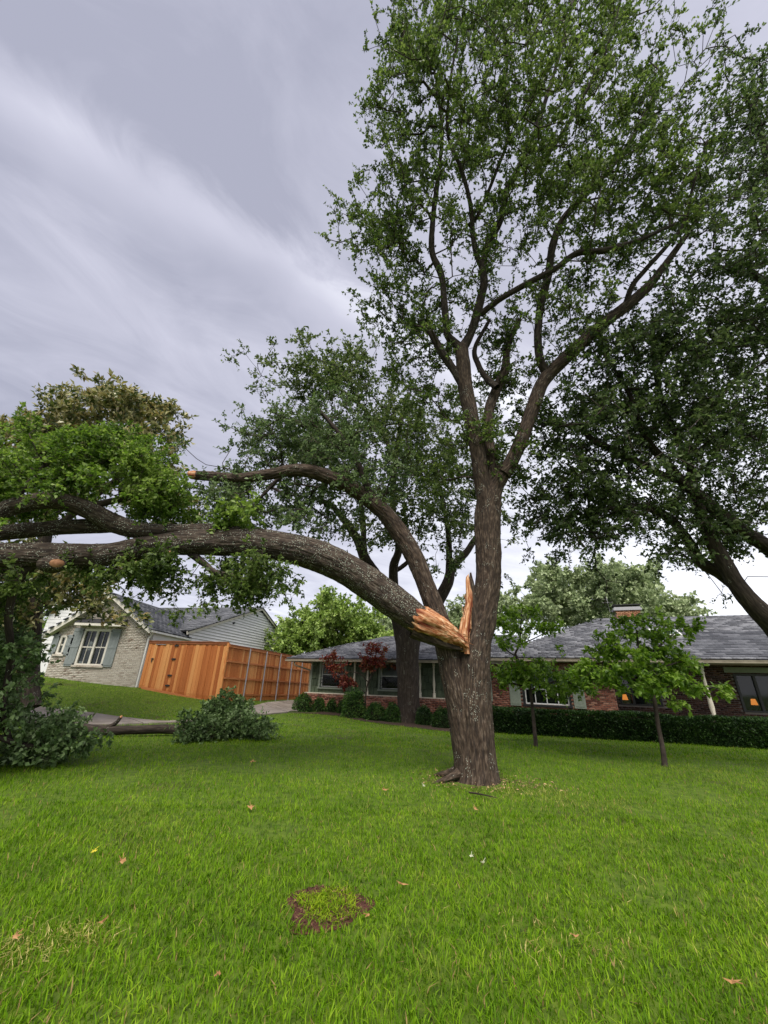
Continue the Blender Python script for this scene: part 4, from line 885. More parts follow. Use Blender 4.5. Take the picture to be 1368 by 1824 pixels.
for _ in range(80):
    t0 = RG.random(); k = int(t0*(len(wd[0])-6)); c = wd[0][k]; ax = nrm(wd[0][k+4]-wd[0][k]); rad_ = wd[1][k]; an = RG.random()*6.283; n1_ = nrm(np.cross(ax, [0, 1, .1])); n2_ = np.cross(ax, n1_); o_ = (n1_*math.cos(an)+n2_*math.sin(an))
    st_ = c+o_*rad_*.8; en = st_+nrm(ax+o_*(.15+.35*RG.random())+RG.normal(size=3)*.12)*(.06+.14*RG.random()); sp.append(tube(np.array([st_-ax*.05, st_, en]), [.010, .008+.006*RG.random(), .001], 5))
barkmesh('splinters', pl(sp), WOOD, bl)['kind'] = 'stuff'
# knots: old pruning scars
for (px, py, D, w) in ((98, 1004, 6.36, 24), (303, 986, 7.0, 13)):
    c = P(px, py, D); d = nrm(CAM-c)*np.array([1, 1, .3]); p_ = np.array([c+d*-.10, c+d*.0, c+d*.05, c+d*.06]); r_ = np.array([w*1.3, w, w*.8, w*.62])/2/F*depth(c); th_ = tube(p_, r_, 20, amp=.006)
    v = th_[0].copy(); v[:, 0] = c[0]+(v[:, 0]-c[0])*1.7; barkmesh('knot', pl([(v, th_[1], th_[2])]), BARKLOG, bl)
    p_ = np.array([c+d*.03, c+d*.062]); r_ = np.array([w*.75, w*.6])/2/F*depth(c); th_ = tube(p_, r_, 18, amp=.004); v = th_[0].copy(); v[:, 0] = c[0]+(v[:, 0]-c[0])*1.7
    barkmesh('knot_wood', pl([(v, th_[1], th_[2])]), material('aged_wood', [(.12, .05, .025), (.25, .12, .06), (.36, .20, .11)], scale=14, rough=.8, coord='bark', stretch=(1, 1, 4)), bl)
s2 = Skel(); s2.limb(main[0][::8], main[1][::8]); s2.limb(upper[0][::8], upper[1][::8]); s2.limb(third[0][::8], third[1][::8])
for l in ([(340, 985, 7.2, 14), (365, 1005, 7.2, 11), (385, 1020, 7.15, 9), (420, 1026, 7.1, 8), (440, 1035, 7.1, 6)], [(60, 1005, 6.5, 16), (30, 1040, 6.6, 13), (15, 1100, 6.8, 11), (20, 1170, 7.2, 10), (5, 1260, 7.6, 9), (20, 1330, 8.0, 8)],
          [(170, 900, 6.8, 12), (220, 888, 6.9, 10), (280, 880, 7.0, 9), (330, 872, 7.2, 7)], [(20, 900, 6.3, 10), (50, 860, 6.4, 8), (90, 820, 6.6, 6)], [(-40, 1020, 6.4, 14), (-60, 1150, 6.9, 11), (-30, 1290, 7.6, 9), (60, 1330, 8.1, 8), (130, 1325, 8.6, 5)], [(395, 940, 7.2, 8), (405, 915, 7.1, 6), (420, 900, 7.1, 4)]):
    p, r = pxlimb(l, .05); s2.limb(p[::3], r[::3]); barkmesh('branch', pl([tube(p, r, 16, amp=.004)]), BARKDARK, bl)
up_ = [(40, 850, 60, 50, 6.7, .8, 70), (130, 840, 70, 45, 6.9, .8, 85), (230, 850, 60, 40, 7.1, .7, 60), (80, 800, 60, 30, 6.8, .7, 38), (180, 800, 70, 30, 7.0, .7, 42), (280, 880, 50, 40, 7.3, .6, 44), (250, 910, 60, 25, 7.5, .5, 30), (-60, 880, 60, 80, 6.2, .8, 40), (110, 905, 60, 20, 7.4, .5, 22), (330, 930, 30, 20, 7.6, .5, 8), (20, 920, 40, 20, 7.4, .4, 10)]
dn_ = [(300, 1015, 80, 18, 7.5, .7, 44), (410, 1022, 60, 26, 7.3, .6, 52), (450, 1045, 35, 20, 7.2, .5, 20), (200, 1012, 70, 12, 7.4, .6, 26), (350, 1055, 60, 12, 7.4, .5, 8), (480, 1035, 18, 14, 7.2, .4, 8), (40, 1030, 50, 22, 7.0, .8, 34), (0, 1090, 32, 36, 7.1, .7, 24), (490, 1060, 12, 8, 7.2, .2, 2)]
bs_ = [(10, 1190, 30, 45, 7.6, .8, 36), (-5, 1270, 42, 28, 8.0, .9, 40), (65, 1300, 42, 18, 8.6, .7, 28), (110, 1318, 26, 12, 8.8, .5, 15), (40, 1325, 48, 14, 8.4, .5, 28), (-80, 1250, 80, 80, 7.4, .9, 40), (95, 1262, 34, 22, 9.0, .5, 6), (20, 1130, 30, 35, 7.4, .5, 12)]
br_ = [(408, 915, 32, 14, 7.05, .2, 9), (420, 940, 14, 10, 7.0, .15, 4)]
allt = []; TW = []
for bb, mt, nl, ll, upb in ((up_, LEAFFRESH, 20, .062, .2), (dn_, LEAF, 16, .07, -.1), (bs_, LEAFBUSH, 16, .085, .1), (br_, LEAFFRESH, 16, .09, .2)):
    t_ = blob_targets(bb, 6 if bb is not br_ else 3, .22); allt.append(t_); dr = nrm(t_-P(150, 960, 7.0)); a, b, lb, ld = sprays(t_, dr, .38, 6, nl, up=upb)
    zmin = T(lb[:, 0], lb[:, 1])+.02; lb[:, 2] = np.maximum(lb[:, 2], zmin); leafmesh('leaves', lb+inv, ld, ll, .6, mt, bl); TW.append((a, b))
s2.grow(np.vstack(allt), .28, .045); s2.p[:s2.n] += inv
s2.build('branches', BARKTHIN, bl, twigs=(np.vstack([a for a, b in TW])+inv, np.vstack([b for a, b in TW])+inv))

# --- the branch lying on the lawn
def GG(px, py, h=0.):
    p = G(px, py); p[2] += h; return p
fc = GG(250, 1308); fb = empty('fallen_branch', fc, 0, label='fallen leafy branch lying on the lawn near the driveway', cat='fallen branch')
fl = [(GG(60, 1300, .12), .10), (GG(130, 1303, .12), .11), (GG(180, 1311, .14), .115), (GG(235, 1312, .16), .11), (GG(290, 1311, .17), .115), (GG(318, 1312, .16), .11), (GG(345, 1316, .2), .07), (GG(390, 1314, .25), .045), (GG(440, 1312, .22), .02)]
p, r = catmull([a for a, b in fl], [b for a, b in fl], .03); s3 = Skel(); s3.limb(p[::6], r[::6])
st, sr = catmull([p[60], p[60]+[.16, -.05, .10], p[60]+[.36, -.08, .22], p[60]+[.47, -.08, .36]], [.08, .06, .05, .04], .03)
i_ = int(np.argmin(np.abs(np.array([(684+F*((q-CAM)@RT)/depth(q)) for q in p])-180))); st, sr = catmull([p[i_], p[i_]+[.2, -.05, .07], p[i_]+[.40, -.08, .18], p[i_]+[.50, -.08, .33]], [.08, .06, .05, .04], .03)
barkmesh('branch', [(v-fc, q, a) for v, q, a in (tube(p, r, 40, amp=.008, lump=.15), tube(st, sr, 18, amp=.005))], BARKDARK, fb)
v, q, a = tube(np.array([st[-1]-(st[-1]-st[-2])*.2, st[-1]+(st[-1]-st[-2])*1.6]), [.038, .02], 10, amp=.004); barkmesh('torn_end', [(v-fc, q, a)], WOOD, fb)
ff = []
for px, py, rr_, hh, n in ((390, 1316, .75, .34, 110), (350, 1322, .45, .26, 46), (445, 1318, .5, .2, 44), (385, 1312, .5, .55, 70), (415, 1312, .4, .5, 40), (110, 1305, .6, .2, 24)):
    c = GG(px, py); u_ = RG.normal(size=(n, 3)); u_ = nrm(u_)*RG.random((n, 1))**.4; ff.append(c+u_*np.array([rr_, .45, hh*1.1])+np.array([0, .1, hh*.9]))
ff = np.vstack(ff); ff = ff+RG.normal(size=ff.shape)*.07; ff[:, 2] = np.maximum(ff[:, 2], .06); a, b, lb, ld = sprays(ff, nrm(ff-GG(385, 1320)), .38, 5, 11, up=.12); lb[:, 2] = np.maximum(lb[:, 2], .03)
leafmesh('leaves', lb-fc, ld, .085, .6, LEAFBUSH, fb); s3.grow(ff, .2, .03); s3.p[:s3.n] -= fc; s3.build('twigs', BARKTHIN, fb, twigs=(a-fc, b-fc))

# --- generic tree from limbs and foliage regions
def tree(name, label, cat, base, limbs, blobs, leaf, bark, ll=.1, ktw=6, nl=16, R=.5, group=None, up=.15, width=.6, sig=.35, per=6, centre=None, trunk_first=1, flat=.9, step=.35, amp=.012, oval=False, twr=.005, lim_s=36, fl=.25, tip=.007, zs=.75):
    base = np.asarray(base, float); root = empty(name, base, 0, label=label, cat=cat, group=group); s = Skel(); parts = []
    for i, l in enumerate(limbs):
        p, r = pxlimb(l, .07) if len(l[0]) == 4 else catmull([q for q, _ in l], [w for _, w in l], .07)
        s.limb(p[::4], r[::4]); t_ = tube(p, r, lim_s if r[0] > .08 else 14, amp=amp if r[0] > .08 else amp*.5, flare=(.25, fl) if i < trunk_first else None, lump=.12)
        parts.append((t_[0]-base, t_[1], t_[2]))
    barkmesh('trunk', parts[:trunk_first], bark, root)
    for q in parts[trunk_first:]: barkmesh('limb', [q], bark, root)
    t_ = blob_targets(blobs, per, sig, zs) if blobs and len(blobs[0]) == 7 else blobs
    c = centre if centre is not None else t_.mean(0); a, b, lb, ld = sprays(t_, nrm(t_-c), R, ktw, nl, up=up); gz = T(lb[:, 0], lb[:, 1])+.03; lb[:, 2] = np.maximum(lb[:, 2], gz)
    leafmesh('leaves', lb-base, ld, ll, width, leaf, root, flat=flat, oval=oval); s.grow(t_, step, .06 if R > .3 else .02); s.p[:s.n] -= base
    s.build('branches', bark if bark is not BARK else BARKTHIN, root, twigs=(a-base, b-base), twr=twr, tip=tip); return root

# oak standing against the house
ob = G(728, 1288); OD = ob[1]+.45
ok = lambda l, dd=0: [(x, y, OD+dd*i/(len(l)-1), w) for i, (x, y, w) in enumerate(l)]
oak_l = [ok([(728, 1300, 44), (728, 1270, 40), (727, 1220, 38), (726, 1170, 40), (727, 1130, 46), (728, 1112, 40)]),
 ok([(718, 1140, 28), (708, 1100, 24), (690, 1060, 22), (668, 1022, 20), (650, 995, 18), (636, 960, 15), (612, 925, 12), (590, 900, 9), (570, 890, 7)], -2),
 ok([(706, 1100, 22), (702, 1060, 18), (701, 1010, 16), (710, 975, 12), (700, 900, 10), (705, 820, 9), (715, 750, 7), (730, 700, 6)], -2.5),
 ok([(738, 1135, 28), (762, 1100, 24), (780, 1070, 22), (797, 1040, 20), (806, 1010, 15), (830, 985, 12), (846, 960, 10), (870, 930, 8)], -1),
 ok([(650, 995, 12), (648, 960, 10), (646, 920, 9), (640, 880, 7)], -.5), ok([(800, 1035, 14), (800, 990, 11), (798, 950, 9), (790, 900, 8), (778, 850, 7)], -2),
 ok([(706, 830, 7), (680, 770, 7), (640, 720, 6), (600, 690, 5), (560, 670, 4), (520, 650, 3)], -2.5), ok([(700, 1020, 8), (722, 1005, 8), (740, 985, 6)], 0)]
oak_b = [(600, 640, 60, 25, 15.5, 1.6, 26), (530, 660, 50, 25, 15.5, 1.2, 26), (500, 640, 25, 12, 15.5, .6, 6), (580, 690, 80, 35, 15.5, 2, 56), (660, 670, 70, 45, 16, 2, 56), (700, 740, 70, 60, 16, 2, 75), (610, 750, 80, 50, 16, 2, 70), (560, 800, 70, 50, 16, 1.8, 56),
 (680, 830, 70, 50, 17, 2, 62), (760, 780, 70, 70, 17, 2, 70), (780, 880, 60, 50, 17.5, 2, 56), (700, 900, 80, 40, 17.5, 2, 56), (620, 880, 60, 35, 17, 1.5, 36), (840, 920, 50, 40, 17.5, 1.5, 28), (760, 940, 70, 30, 17.5, 1.5, 30), (820, 860, 50, 50, 17.5, 1.5, 30), (650, 950, 40, 20, 17, 1, 12), (830, 1000, 20, 15, 17.5, .6, 6), (480, 690, 20, 20, 15.5, .6, 6), (850, 780, 50, 60, 17.5, 1.5, 28)]
tree('oak_tree', 'dark wide-crowned oak standing between the torn tree and the house', 'tree', (ob[0], OD, float(T(ob[0], OD))), oak_l, oak_b, LEAFOLIVE, BARKDARK, ll=.135, R=.75, nl=13, ktw=6, per=4, sig=.7, tip=.010, twr=.007, fl=.35)

# oak leaning in from the right
rl = lambda l, d0, d1: [(x, y, d0+(d1-d0)*i/(len(l)-1), w) for i, (x, y, w) in enumerate(l)]
ro_l = [rl([(1502, 1440, 86), (1500, 1385, 78), (1490, 1300, 66), (1440, 1190, 46), (1385, 1120, 38), (1340, 1075, 31), (1305, 1030, 26), (1280, 985, 24), (1262, 950, 20), (1248, 915, 17), (1240, 880, 14), (1225, 820, 10), (1190, 740, 8), (1170, 680, 6)], 9.6, 9.0),
 rl([(1316, 1050, 20), (1288, 1024, 22), (1262, 1010, 20), (1245, 998, 18), (1230, 970, 16), (1210, 942, 14), (1190, 920, 13), (1150, 905, 10), (1100, 905, 8), (1050, 910, 6)], 9.8, 9.5),
 rl([(1490, 1280, 50), (1450, 1120, 38), (1400, 1010, 29), (1368, 975, 24), (1325, 947, 24), (1287, 920, 22), (1250, 888, 20), (1213, 856, 17), (1187, 825, 14), (1157, 790, 11), (1142, 760, 9), (1120, 700, 7), (1090, 650, 5)], 9.7, 8.5),
 rl([(1215, 858, 13), (1180, 846, 12), (1150, 830, 11), (1115, 812, 11), (1083, 797, 10), (1058, 785, 9), (1031, 762, 8), (1000, 757, 7), (964, 756, 5)], 9.3, 8.9),
 rl([(1480, 1150, 50), (1470, 900, 42), (1450, 700, 34), (1420, 560, 26), (1390, 430, 18), (1370, 300, 12), (1340, 180, 8)], 9.5, 6.0),
 rl([(1450, 700, 18), (1400, 640, 14), (1350, 600, 11), (1300, 620, 8), (1260, 590, 6)], 8.6, 8.2), rl([(1430, 600, 16), (1380, 520, 12), (1340, 490, 9), (1300, 480, 7)], 8, 7.2)]
ro_b = [(1000, 820, 60, 60, 9.2, 1, 56), (1060, 880, 70, 55, 9.3, 1, 84), (1130, 900, 80, 40, 9.4, 1, 70), (1060, 960, 45, 35, 9.4, .7, 26), (1000, 930, 50, 40, 9.4, .8, 42), (960, 900, 30, 50, 9.4, .6, 22), (1180, 970, 35, 18, 9.4, .6, 16), (1240, 930, 60, 40, 9.5, 1, 50), (1330, 930, 50, 50, 9.5, 1, 56),
 (1100, 790, 90, 60, 9, 1.2, 110), (1200, 780, 90, 70, 9, 1.2, 120), (1300, 820, 80, 70, 9.2, 1.2, 110), (1080, 690, 90, 50, 8.6, 1.2, 90), (1180, 690, 80, 60, 8.6, 1.2, 90), (1290, 700, 90, 70, 8.6, 1.2, 110), (1150, 610, 80, 40, 8.2, 1, 70), (1250, 600, 90, 45, 8, 1, 80), (1340, 610, 60, 70, 8, 1, 70), (1180, 570, 40, 22, 8, .6, 16), (1300, 560, 70, 30, 7.8, .8, 40), (1020, 730, 60, 50, 8.8, .9, 40),
 (1340, 470, 60, 60, 7.2, .9, 60), (1320, 380, 60, 60, 6.7, .9, 56), (1350, 280, 60, 70, 6.2, .8, 60), (1330, 180, 60, 60, 5.7, .8, 48), (1290, 250, 50, 50, 6, .7, 26), (1260, 480, 70, 35, 7.2, .7, 18), (1230, 520, 40, 12, 7.4, .5, 8), (1360, 110, 30, 30, 5.4, .5, 8), (1300, 20, 60, 25, 4.8, .4, 8), (1440, 500, 60, 200, 7.2, 1, 50), (1440, 850, 60, 150, 9, 1, 40)]
rb = P(1502, 1420, 9.6)
tree('leaning_oak_tree', 'dark oak leaning in from the right edge over the ranch house roof', 'tree', (rb[0], rb[1], float(T(rb[0], rb[1]))), ro_l, ro_b, LEAFOAK, BARKDARK, ll=.095, R=.5, nl=9, ktw=6, per=4, sig=.48, tip=.010, twr=.006, fl=.4)

# magnolia at the left
ml = lambda l: [(x, y, 13.5, w) for x, y, w in l]
mg_l = [ml([(48, 1262, 34), (52, 1180, 30), (58, 1100, 27), (66, 1030, 24), (80, 960, 20), (100, 900, 15), (130, 840, 10), (160, 780, 7), (190, 730, 4)]), ml([(72, 1000, 12), (50, 940, 10), (30, 870, 8), (40, 800, 5)]), ml([(85, 950, 12), (150, 900, 10), (210, 850, 8), (250, 800, 5), (270, 770, 4)]), ml([(62, 1060, 10), (110, 1050, 8), (170, 1045, 6)])]
mg_b = [(70, 770, 60, 30, 13.5, 1.2, 54), (30, 800, 50, 40, 13.3, 1.2, 40), (120, 750, 45, 22, 13.5, 1, 30), (190, 745, 50, 35, 13.5, 1.3, 56), (240, 735, 40, 25, 13.5, 1, 32), (175, 715, 18, 14, 13.5, .6, 10), (240, 790, 55, 40, 13.5, 1.2, 60), (170, 830, 80, 40, 13.5, 1.2, 60), (270, 850, 40, 40, 13.5, 1, 36), (295, 775, 18, 15, 13.5, .5, 7), (280, 910, 40, 40, 13.7, .8, 26), (330, 880, 20, 20, 13.7, .5, 6), (80, 870, 80, 60, 13.6, 1.2, 56), (-60, 850, 70, 100, 13.4, 1.2, 50),
 (60, 1010, 60, 22, 13, 1, 34), (160, 1010, 70, 14, 13, .8, 26), (230, 1015, 30, 12, 13, .6, 8), (15, 1090, 35, 50, 13.2, 1, 32), (70, 1060, 22, 22, 13, .6, 8), (-60, 1100, 60, 120, 13.2, 1, 40), (10, 1180, 40, 40, 13, .8, 24), (150, 1062, 14, 6, 13, .4, 2), (185, 1066, 12, 5, 13, .3, 2)]
mb_ = P(48, 1262, 13.5)
tree('magnolia_tree', 'tall magnolia with yellow-green and rusty leaves rising behind the broken limb', 'tree', (mb_[0], 13.5, float(T(mb_[0], 13.5))), mg_l, mg_b, LEAFMAG, BARKDARK, ll=.20, width=.45, R=.55, nl=10, ktw=6, sig=.42, flat=.4)

# two young dogwoods
def young(base_px, D, label, limbs, blobs):
    b_ = G(*base_px); return tree('dogwood_tree', label, 'young tree', (b_[0], b_[1], b_[2]), [[(x, y, b_[1]+d, w) for x, y, d, w in l] for l in limbs], [(x, y, rx*.95, ry*.8, b_[1]+d, dd, max(5, int(n*.55))) for x, y, rx, ry, d, dd, n in blobs], LEAFDOG, BARKTHIN, ll=.115, width=.58, R=.22, nl=6, ktw=4, sig=.23, per=5, zs=.28, group='young dogwood trees', flat=1.4, step=.18, amp=.004, oval=True, twr=.003, up=.0, fl=.3, tip=.005)
young((955, 1330), 0, 'slim dogwood in two leafy tiers just right of the torn trunk',
 [[(955, 1334, 0, 6.6), (951, 1290, 0, 5.94), (946, 1240, 0, 5.28), (940, 1210, 0, 5.28), (925, 1180, 0, 4.62), (918, 1165, 0, 3.96), (926, 1145, 0, 3.3), (928, 1110, 0, 1.98), (930, 1085, 0, 1.32)], [(922, 1170, 0, 2.64), (905, 1160, 0, 1.98), (895, 1145, 0, 1.32)], [(926, 1148, 0, 2.64), (950, 1138, 0, 1.98), (975, 1125, 0, 1.32)], [(944, 1230, 0, 3.3), (985, 1215, .2, 2.64), (1030, 1205, .2, 1.98)], [(943, 1225, 0, 3.3), (905, 1215, 0, 2.64), (880, 1205, 0, 1.98)]],
 [(920, 1095, 35, 14, 0, .7, 45), (900, 1120, 32, 16, 0, .7, 50), (960, 1115, 45, 14, 0, .7, 50), (990, 1112, 25, 8, 0, .5, 18), (910, 1145, 35, 12, 0, .6, 35), (905, 1200, 38, 20, 0, .7, 85), (960, 1205, 45, 22, 0, .8, 110), (1015, 1210, 40, 22, .1, .8, 95), (955, 1185, 45, 10, 0, .5, 30), (990, 1235, 50, 10, 0, .5, 30), (1040, 1225, 25, 12, 0, .5, 20)])
young((1184, 1365), 0, 'spreading dogwood furthest right on the lawn, in front of the porch',
 [[(1185, 1370, 0, 8.58), (1180, 1330, 0, 7.26), (1172, 1290, 0, 6.6), (1166, 1250, 0, 6.6), (1158, 1225, 0, 5.94), (1145, 1195, 0, 4.62), (1138, 1160, 0, 3.3), (1135, 1125, 0, 1.98)], [(1166, 1240, 0, 4.62), (1195, 1220, -.1, 3.3), (1230, 1215, -.1, 2.64), (1262, 1225, -.1, 1.32)], [(1155, 1215, 0, 3.96), (1110, 1205, .1, 2.64), (1070, 1190, .1, 1.98)], [(1142, 1180, 0, 3.3), (1175, 1150, 0, 2.64), (1205, 1125, 0, 1.32)], [(1150, 1200, 0, 3.3), (1190, 1185, 0, 2.64), (1225, 1175, 0, 1.98)]],
 [(1120, 1110, 18, 8, 0, .4, 20), (1145, 1112, 18, 8, 0, .4, 22), (1110, 1132, 35, 8, 0, .6, 40), (1200, 1113, 35, 6, 0, .5, 28), (1175, 1137, 35, 8, 0, .6, 34), (1072, 1155, 32, 8, 0, .6, 32), (1120, 1160, 48, 9, 0, .7, 50), (1190, 1165, 45, 9, 0, .7, 46), (1050, 1190, 34, 10, .1, .6, 40), (1115, 1192, 50, 11, 0, .8, 60), (1175, 1197, 45, 11, 0, .7, 56), (1220, 1185, 28, 14, 0, .5, 34), (1080, 1210, 40, 14, 0, .5, 45), (1150, 1222, 45, 12, -.1, .5, 50), (1215, 1215, 35, 13, 0, .5, 45), (1255, 1228, 22, 9, 0, .4, 20), (1195, 1250, 14, 5, 0, .3, 6)])

# red-leaved maple by the house wall
mbp = G(648, 1268); md = W2(5.6, -.75)[1]
mp = P(648, 1262, md+.1)
tree('japanese_maple', 'small weeping maple with dark red leaves in front of the green wall', 'small tree', (mp[0], mp[1], float(T(mp[0], mp[1]))),
 [[(650, 1272, md, 3.0), (651, 1245, md, 2.7), (656, 1215, md, 2.4), (668, 1195, md, 2.1), (685, 1180, md, 1.8), (700, 1172, md, 1.2)], [(656, 1215, md, 1.8), (640, 1200, md, 1.44), (615, 1195, md, 1.2)], [(668, 1195, md, 1.8), (668, 1175, md, 1.2), (672, 1160, md, 0.84)], [(652, 1235, md, 1.8), (630, 1218, md, 1.32), (600, 1195, md, 0.96), (590, 1172, md, 0.6)]],
 [(590, 1170, 14, 7, md, .5, 16), (600, 1190, 16, 9, md, .5, 26), (612, 1210, 16, 9, md, .5, 26), (628, 1216, 12, 6, md, .4, 12), (672, 1158, 16, 7, md, .5, 26), (662, 1178, 24, 8, md, .5, 30), (650, 1190, 18, 8, md, .5, 18), (700, 1182, 22, 7, md, .5, 18)], LEAFRED, BARKTHIN, ll=.15, width=.45, R=.22, nl=5, ktw=4, sig=.13, per=4, up=-.1, flat=1.3, step=.25, amp=.003, twr=.004)

# trees beyond the roofs
def far_tree(name, label, cat, px0, px1, ytop, ybot, D, leaf, ll, n, bumps, group=None, dD=None):
    dD = dD or (px1-px0)/2/F*D*.8; bl_ = []
    for bx, by, rx, ry, k in bumps: bl_.append((bx, by, rx, ry, D-dD*.3*RG.random(), dD*.7, k))
    c = P((px0+px1)/2, ybot, D); gz = float(T(c[0], min(c[1], 60))); base = (c[0], c[1], gz)
    lims = [[(np.array([c[0], c[1], gz-.2]), D*.012), (np.array([c[0]+.1, c[1], gz+1.5]), D*.010), (P((px0+px1)/2+4, ybot-(ybot-ytop)*.3, D), D*.008), (P((px0+px1)/2-6, ytop+(ybot-ytop)*.35, D), D*.003)]]
    for sx in (-.3, .3): lims.append([(np.array([c[0], c[1], gz+1.6]), D*.007), (P((px0+px1)/2+sx*(px1-px0)*.5, ybot-(ybot-ytop)*.4, D), D*.005), (P((px0+px1)/2+sx*(px1-px0), ytop+(ybot-ytop)*.4, D), D*.002)])
    return tree(name, label, cat, base, lims, bl_, leaf, BARKDARK, ll=ll, R=D*.028, nl=n, ktw=6, sig=D*.018, per=6, group=group, step=.8, amp=.0, twr=.008, width=.65, lim_s=12, tip=.012)
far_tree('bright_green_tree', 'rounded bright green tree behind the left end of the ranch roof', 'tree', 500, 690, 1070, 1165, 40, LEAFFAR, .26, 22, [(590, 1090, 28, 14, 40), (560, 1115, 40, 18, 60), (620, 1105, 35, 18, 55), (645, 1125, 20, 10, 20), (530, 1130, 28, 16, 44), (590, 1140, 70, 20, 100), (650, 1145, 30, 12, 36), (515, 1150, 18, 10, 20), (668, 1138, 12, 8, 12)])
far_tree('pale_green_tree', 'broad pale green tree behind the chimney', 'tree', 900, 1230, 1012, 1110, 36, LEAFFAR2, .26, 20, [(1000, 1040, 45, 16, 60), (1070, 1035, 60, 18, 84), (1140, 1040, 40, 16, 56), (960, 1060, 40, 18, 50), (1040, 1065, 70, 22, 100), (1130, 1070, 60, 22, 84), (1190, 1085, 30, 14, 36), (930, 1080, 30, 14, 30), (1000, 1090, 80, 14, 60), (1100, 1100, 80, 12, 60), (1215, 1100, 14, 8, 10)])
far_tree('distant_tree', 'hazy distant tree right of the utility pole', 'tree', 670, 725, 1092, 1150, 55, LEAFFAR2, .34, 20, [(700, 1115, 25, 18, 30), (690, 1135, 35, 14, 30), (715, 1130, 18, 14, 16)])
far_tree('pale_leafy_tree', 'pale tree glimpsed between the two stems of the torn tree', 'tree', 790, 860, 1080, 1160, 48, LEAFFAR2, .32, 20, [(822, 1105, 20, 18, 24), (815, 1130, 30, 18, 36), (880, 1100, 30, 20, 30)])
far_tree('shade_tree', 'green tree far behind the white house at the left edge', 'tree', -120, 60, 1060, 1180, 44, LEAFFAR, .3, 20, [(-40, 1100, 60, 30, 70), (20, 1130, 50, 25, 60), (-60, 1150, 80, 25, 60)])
# far wood closing the horizon: one mass
wt_ = []
for a in np.linspace(-1.25, 1.25, 170):
    D = 95+20*RG.random(); h = 3.5+2.5*RG.random()+1.2*math.sin(a*17); c = np.array([math.sin(a)*D, math.cos(a)*D, 0]); n = 26
    wt_.append(c+nrm(RG.normal(size=(n, 3)))*RG.random((n, 1))**.33*np.array([3.6, 2.5, h*.55])+np.array([0, 0, h*.6]))
wt_ = np.vstack(wt_); a, b, lb, ld = sprays(wt_, nrm(RG.normal(size=wt_.shape)), 1.2, 3, 5)
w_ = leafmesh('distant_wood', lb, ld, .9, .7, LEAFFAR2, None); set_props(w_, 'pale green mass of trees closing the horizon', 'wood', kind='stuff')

# utility pole
up_p = P(664, 1150, 58); upo = empty('utility_pole', (up_p[0], up_p[1], 0), 0, label='thin wooden utility pole beyond the bright green tree', cat='utility pole')
hz_ = float(P(664, 1088, 58)[2]); POLE = material('pole_wood', [(.10, .06, .05), (.16, .10, .08)], rough=.9)
MB().cyl((0, 0, -.3), (0, 0, hz_), .15, 10, .11).build('pole', POLE, upo); MB().box(-1.3, .4, -.22, -.12, hz_-.75, hz_-.62).build('crossarm', POLE, upo)
m = MB(); [m.cyl((x, -.17, hz_-.62), (x, -.17, hz_-.45), .05, 6) for x in (-1.2, -.7, .3)]; m.build('insulator', STEEL, upo)

# ------------------------------------------------------------------ shrubs and hedge
def shrub(px, base_y, w_px, h_px, label, leaf=LEAFSHRUB, name='round_shrub', cat='shrub', n=2600, ll=.07, group=None, D=None, rough=.25, width=.5):
    c = G(px, base_y) if D is None else np.array([*P(px, base_y, D)[:2], 0]); c[2] = float(T(c[0], c[1])); dp_ = depth(c); rw = w_px/2/F*dp_; hh = h_px*c[1]/821.; c[1] += rw*.7
    root = empty(name, c, RG.random()*6, label=label, cat=cat, group=group)
    u_ = nrm(RG.normal(size=(n, 3))); u_[:, 2] = np.abs(u_[:, 2])*1.0-.15*RG.random(n); lump = 1+rough*(fbm(u_, 2.2, RG.random()*50, 3)-.5)*2
    q = u_*lump[:, None]*(.72+.28*RG.random((n, 1))**.5); q = q*np.array([rw, rw*.9, hh]); q[:, 2] = np.maximum(q[:, 2], .02)
    leafmesh('leaves', q, nrm(u_+RG.normal(size=(n, 3))*.8), ll, width, leaf, root, flat=.3)
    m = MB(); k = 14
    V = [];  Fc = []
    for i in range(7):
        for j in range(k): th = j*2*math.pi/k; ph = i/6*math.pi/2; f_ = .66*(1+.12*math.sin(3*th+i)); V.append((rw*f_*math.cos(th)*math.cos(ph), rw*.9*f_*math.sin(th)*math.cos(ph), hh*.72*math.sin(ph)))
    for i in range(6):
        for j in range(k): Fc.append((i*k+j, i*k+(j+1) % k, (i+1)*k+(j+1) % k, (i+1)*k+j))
    m.add(V, Fc).build('dark_core', material('dark_core_brown', [(.012, .016, .008), (.025, .025, .012)], scale=20, rough=1), root, smooth=True); return root  # solid dark core filling the leaf shell so it isn't see-through
gs = 'round clipped shrubs along the ranch house wall'
shrub(536, 1268, 40, 34, 'clipped shrub at the driveway corner of the ranch house', group=gs, n=3200)
shrub(566, 1268, 24, 26, 'small clipped shrub, second from the driveway corner', group=gs, n=1800)
shrub(590, 1269, 22, 26, 'small clipped shrub under the first green-framed window', group=gs, n=1800)
shrub(609, 1271, 20, 24, 'small dark shrub tucked left of the bushy nandina', group=gs, n=1600)
shrub(628, 1279, 46, 56, 'tall bushy nandina in front of the two cream posts', name='nandina_bush', n=4200, ll=.11, width=.3, rough=.35, leaf=LEAFSHRUB)
shrub(668, 1284, 40, 34, 'rounded yellowish-green shrub right of the nandina', group=gs, n=3000, leaf=LEAFSHRUB)
shrub(700, 1287, 34, 32, 'rounded shrub touching the left side of the dark oak trunk', group=gs, n=2600)
shrub(758, 1292, 34, 34, 'dark shrub touching the right side of the dark oak trunk', group=gs, n=2600, leaf=LEAFHEDGE)
shrub(790, 1297, 40, 36, 'dark shrub half hidden behind the torn trunk', group=gs, n=2800, leaf=LEAFHEDGE)
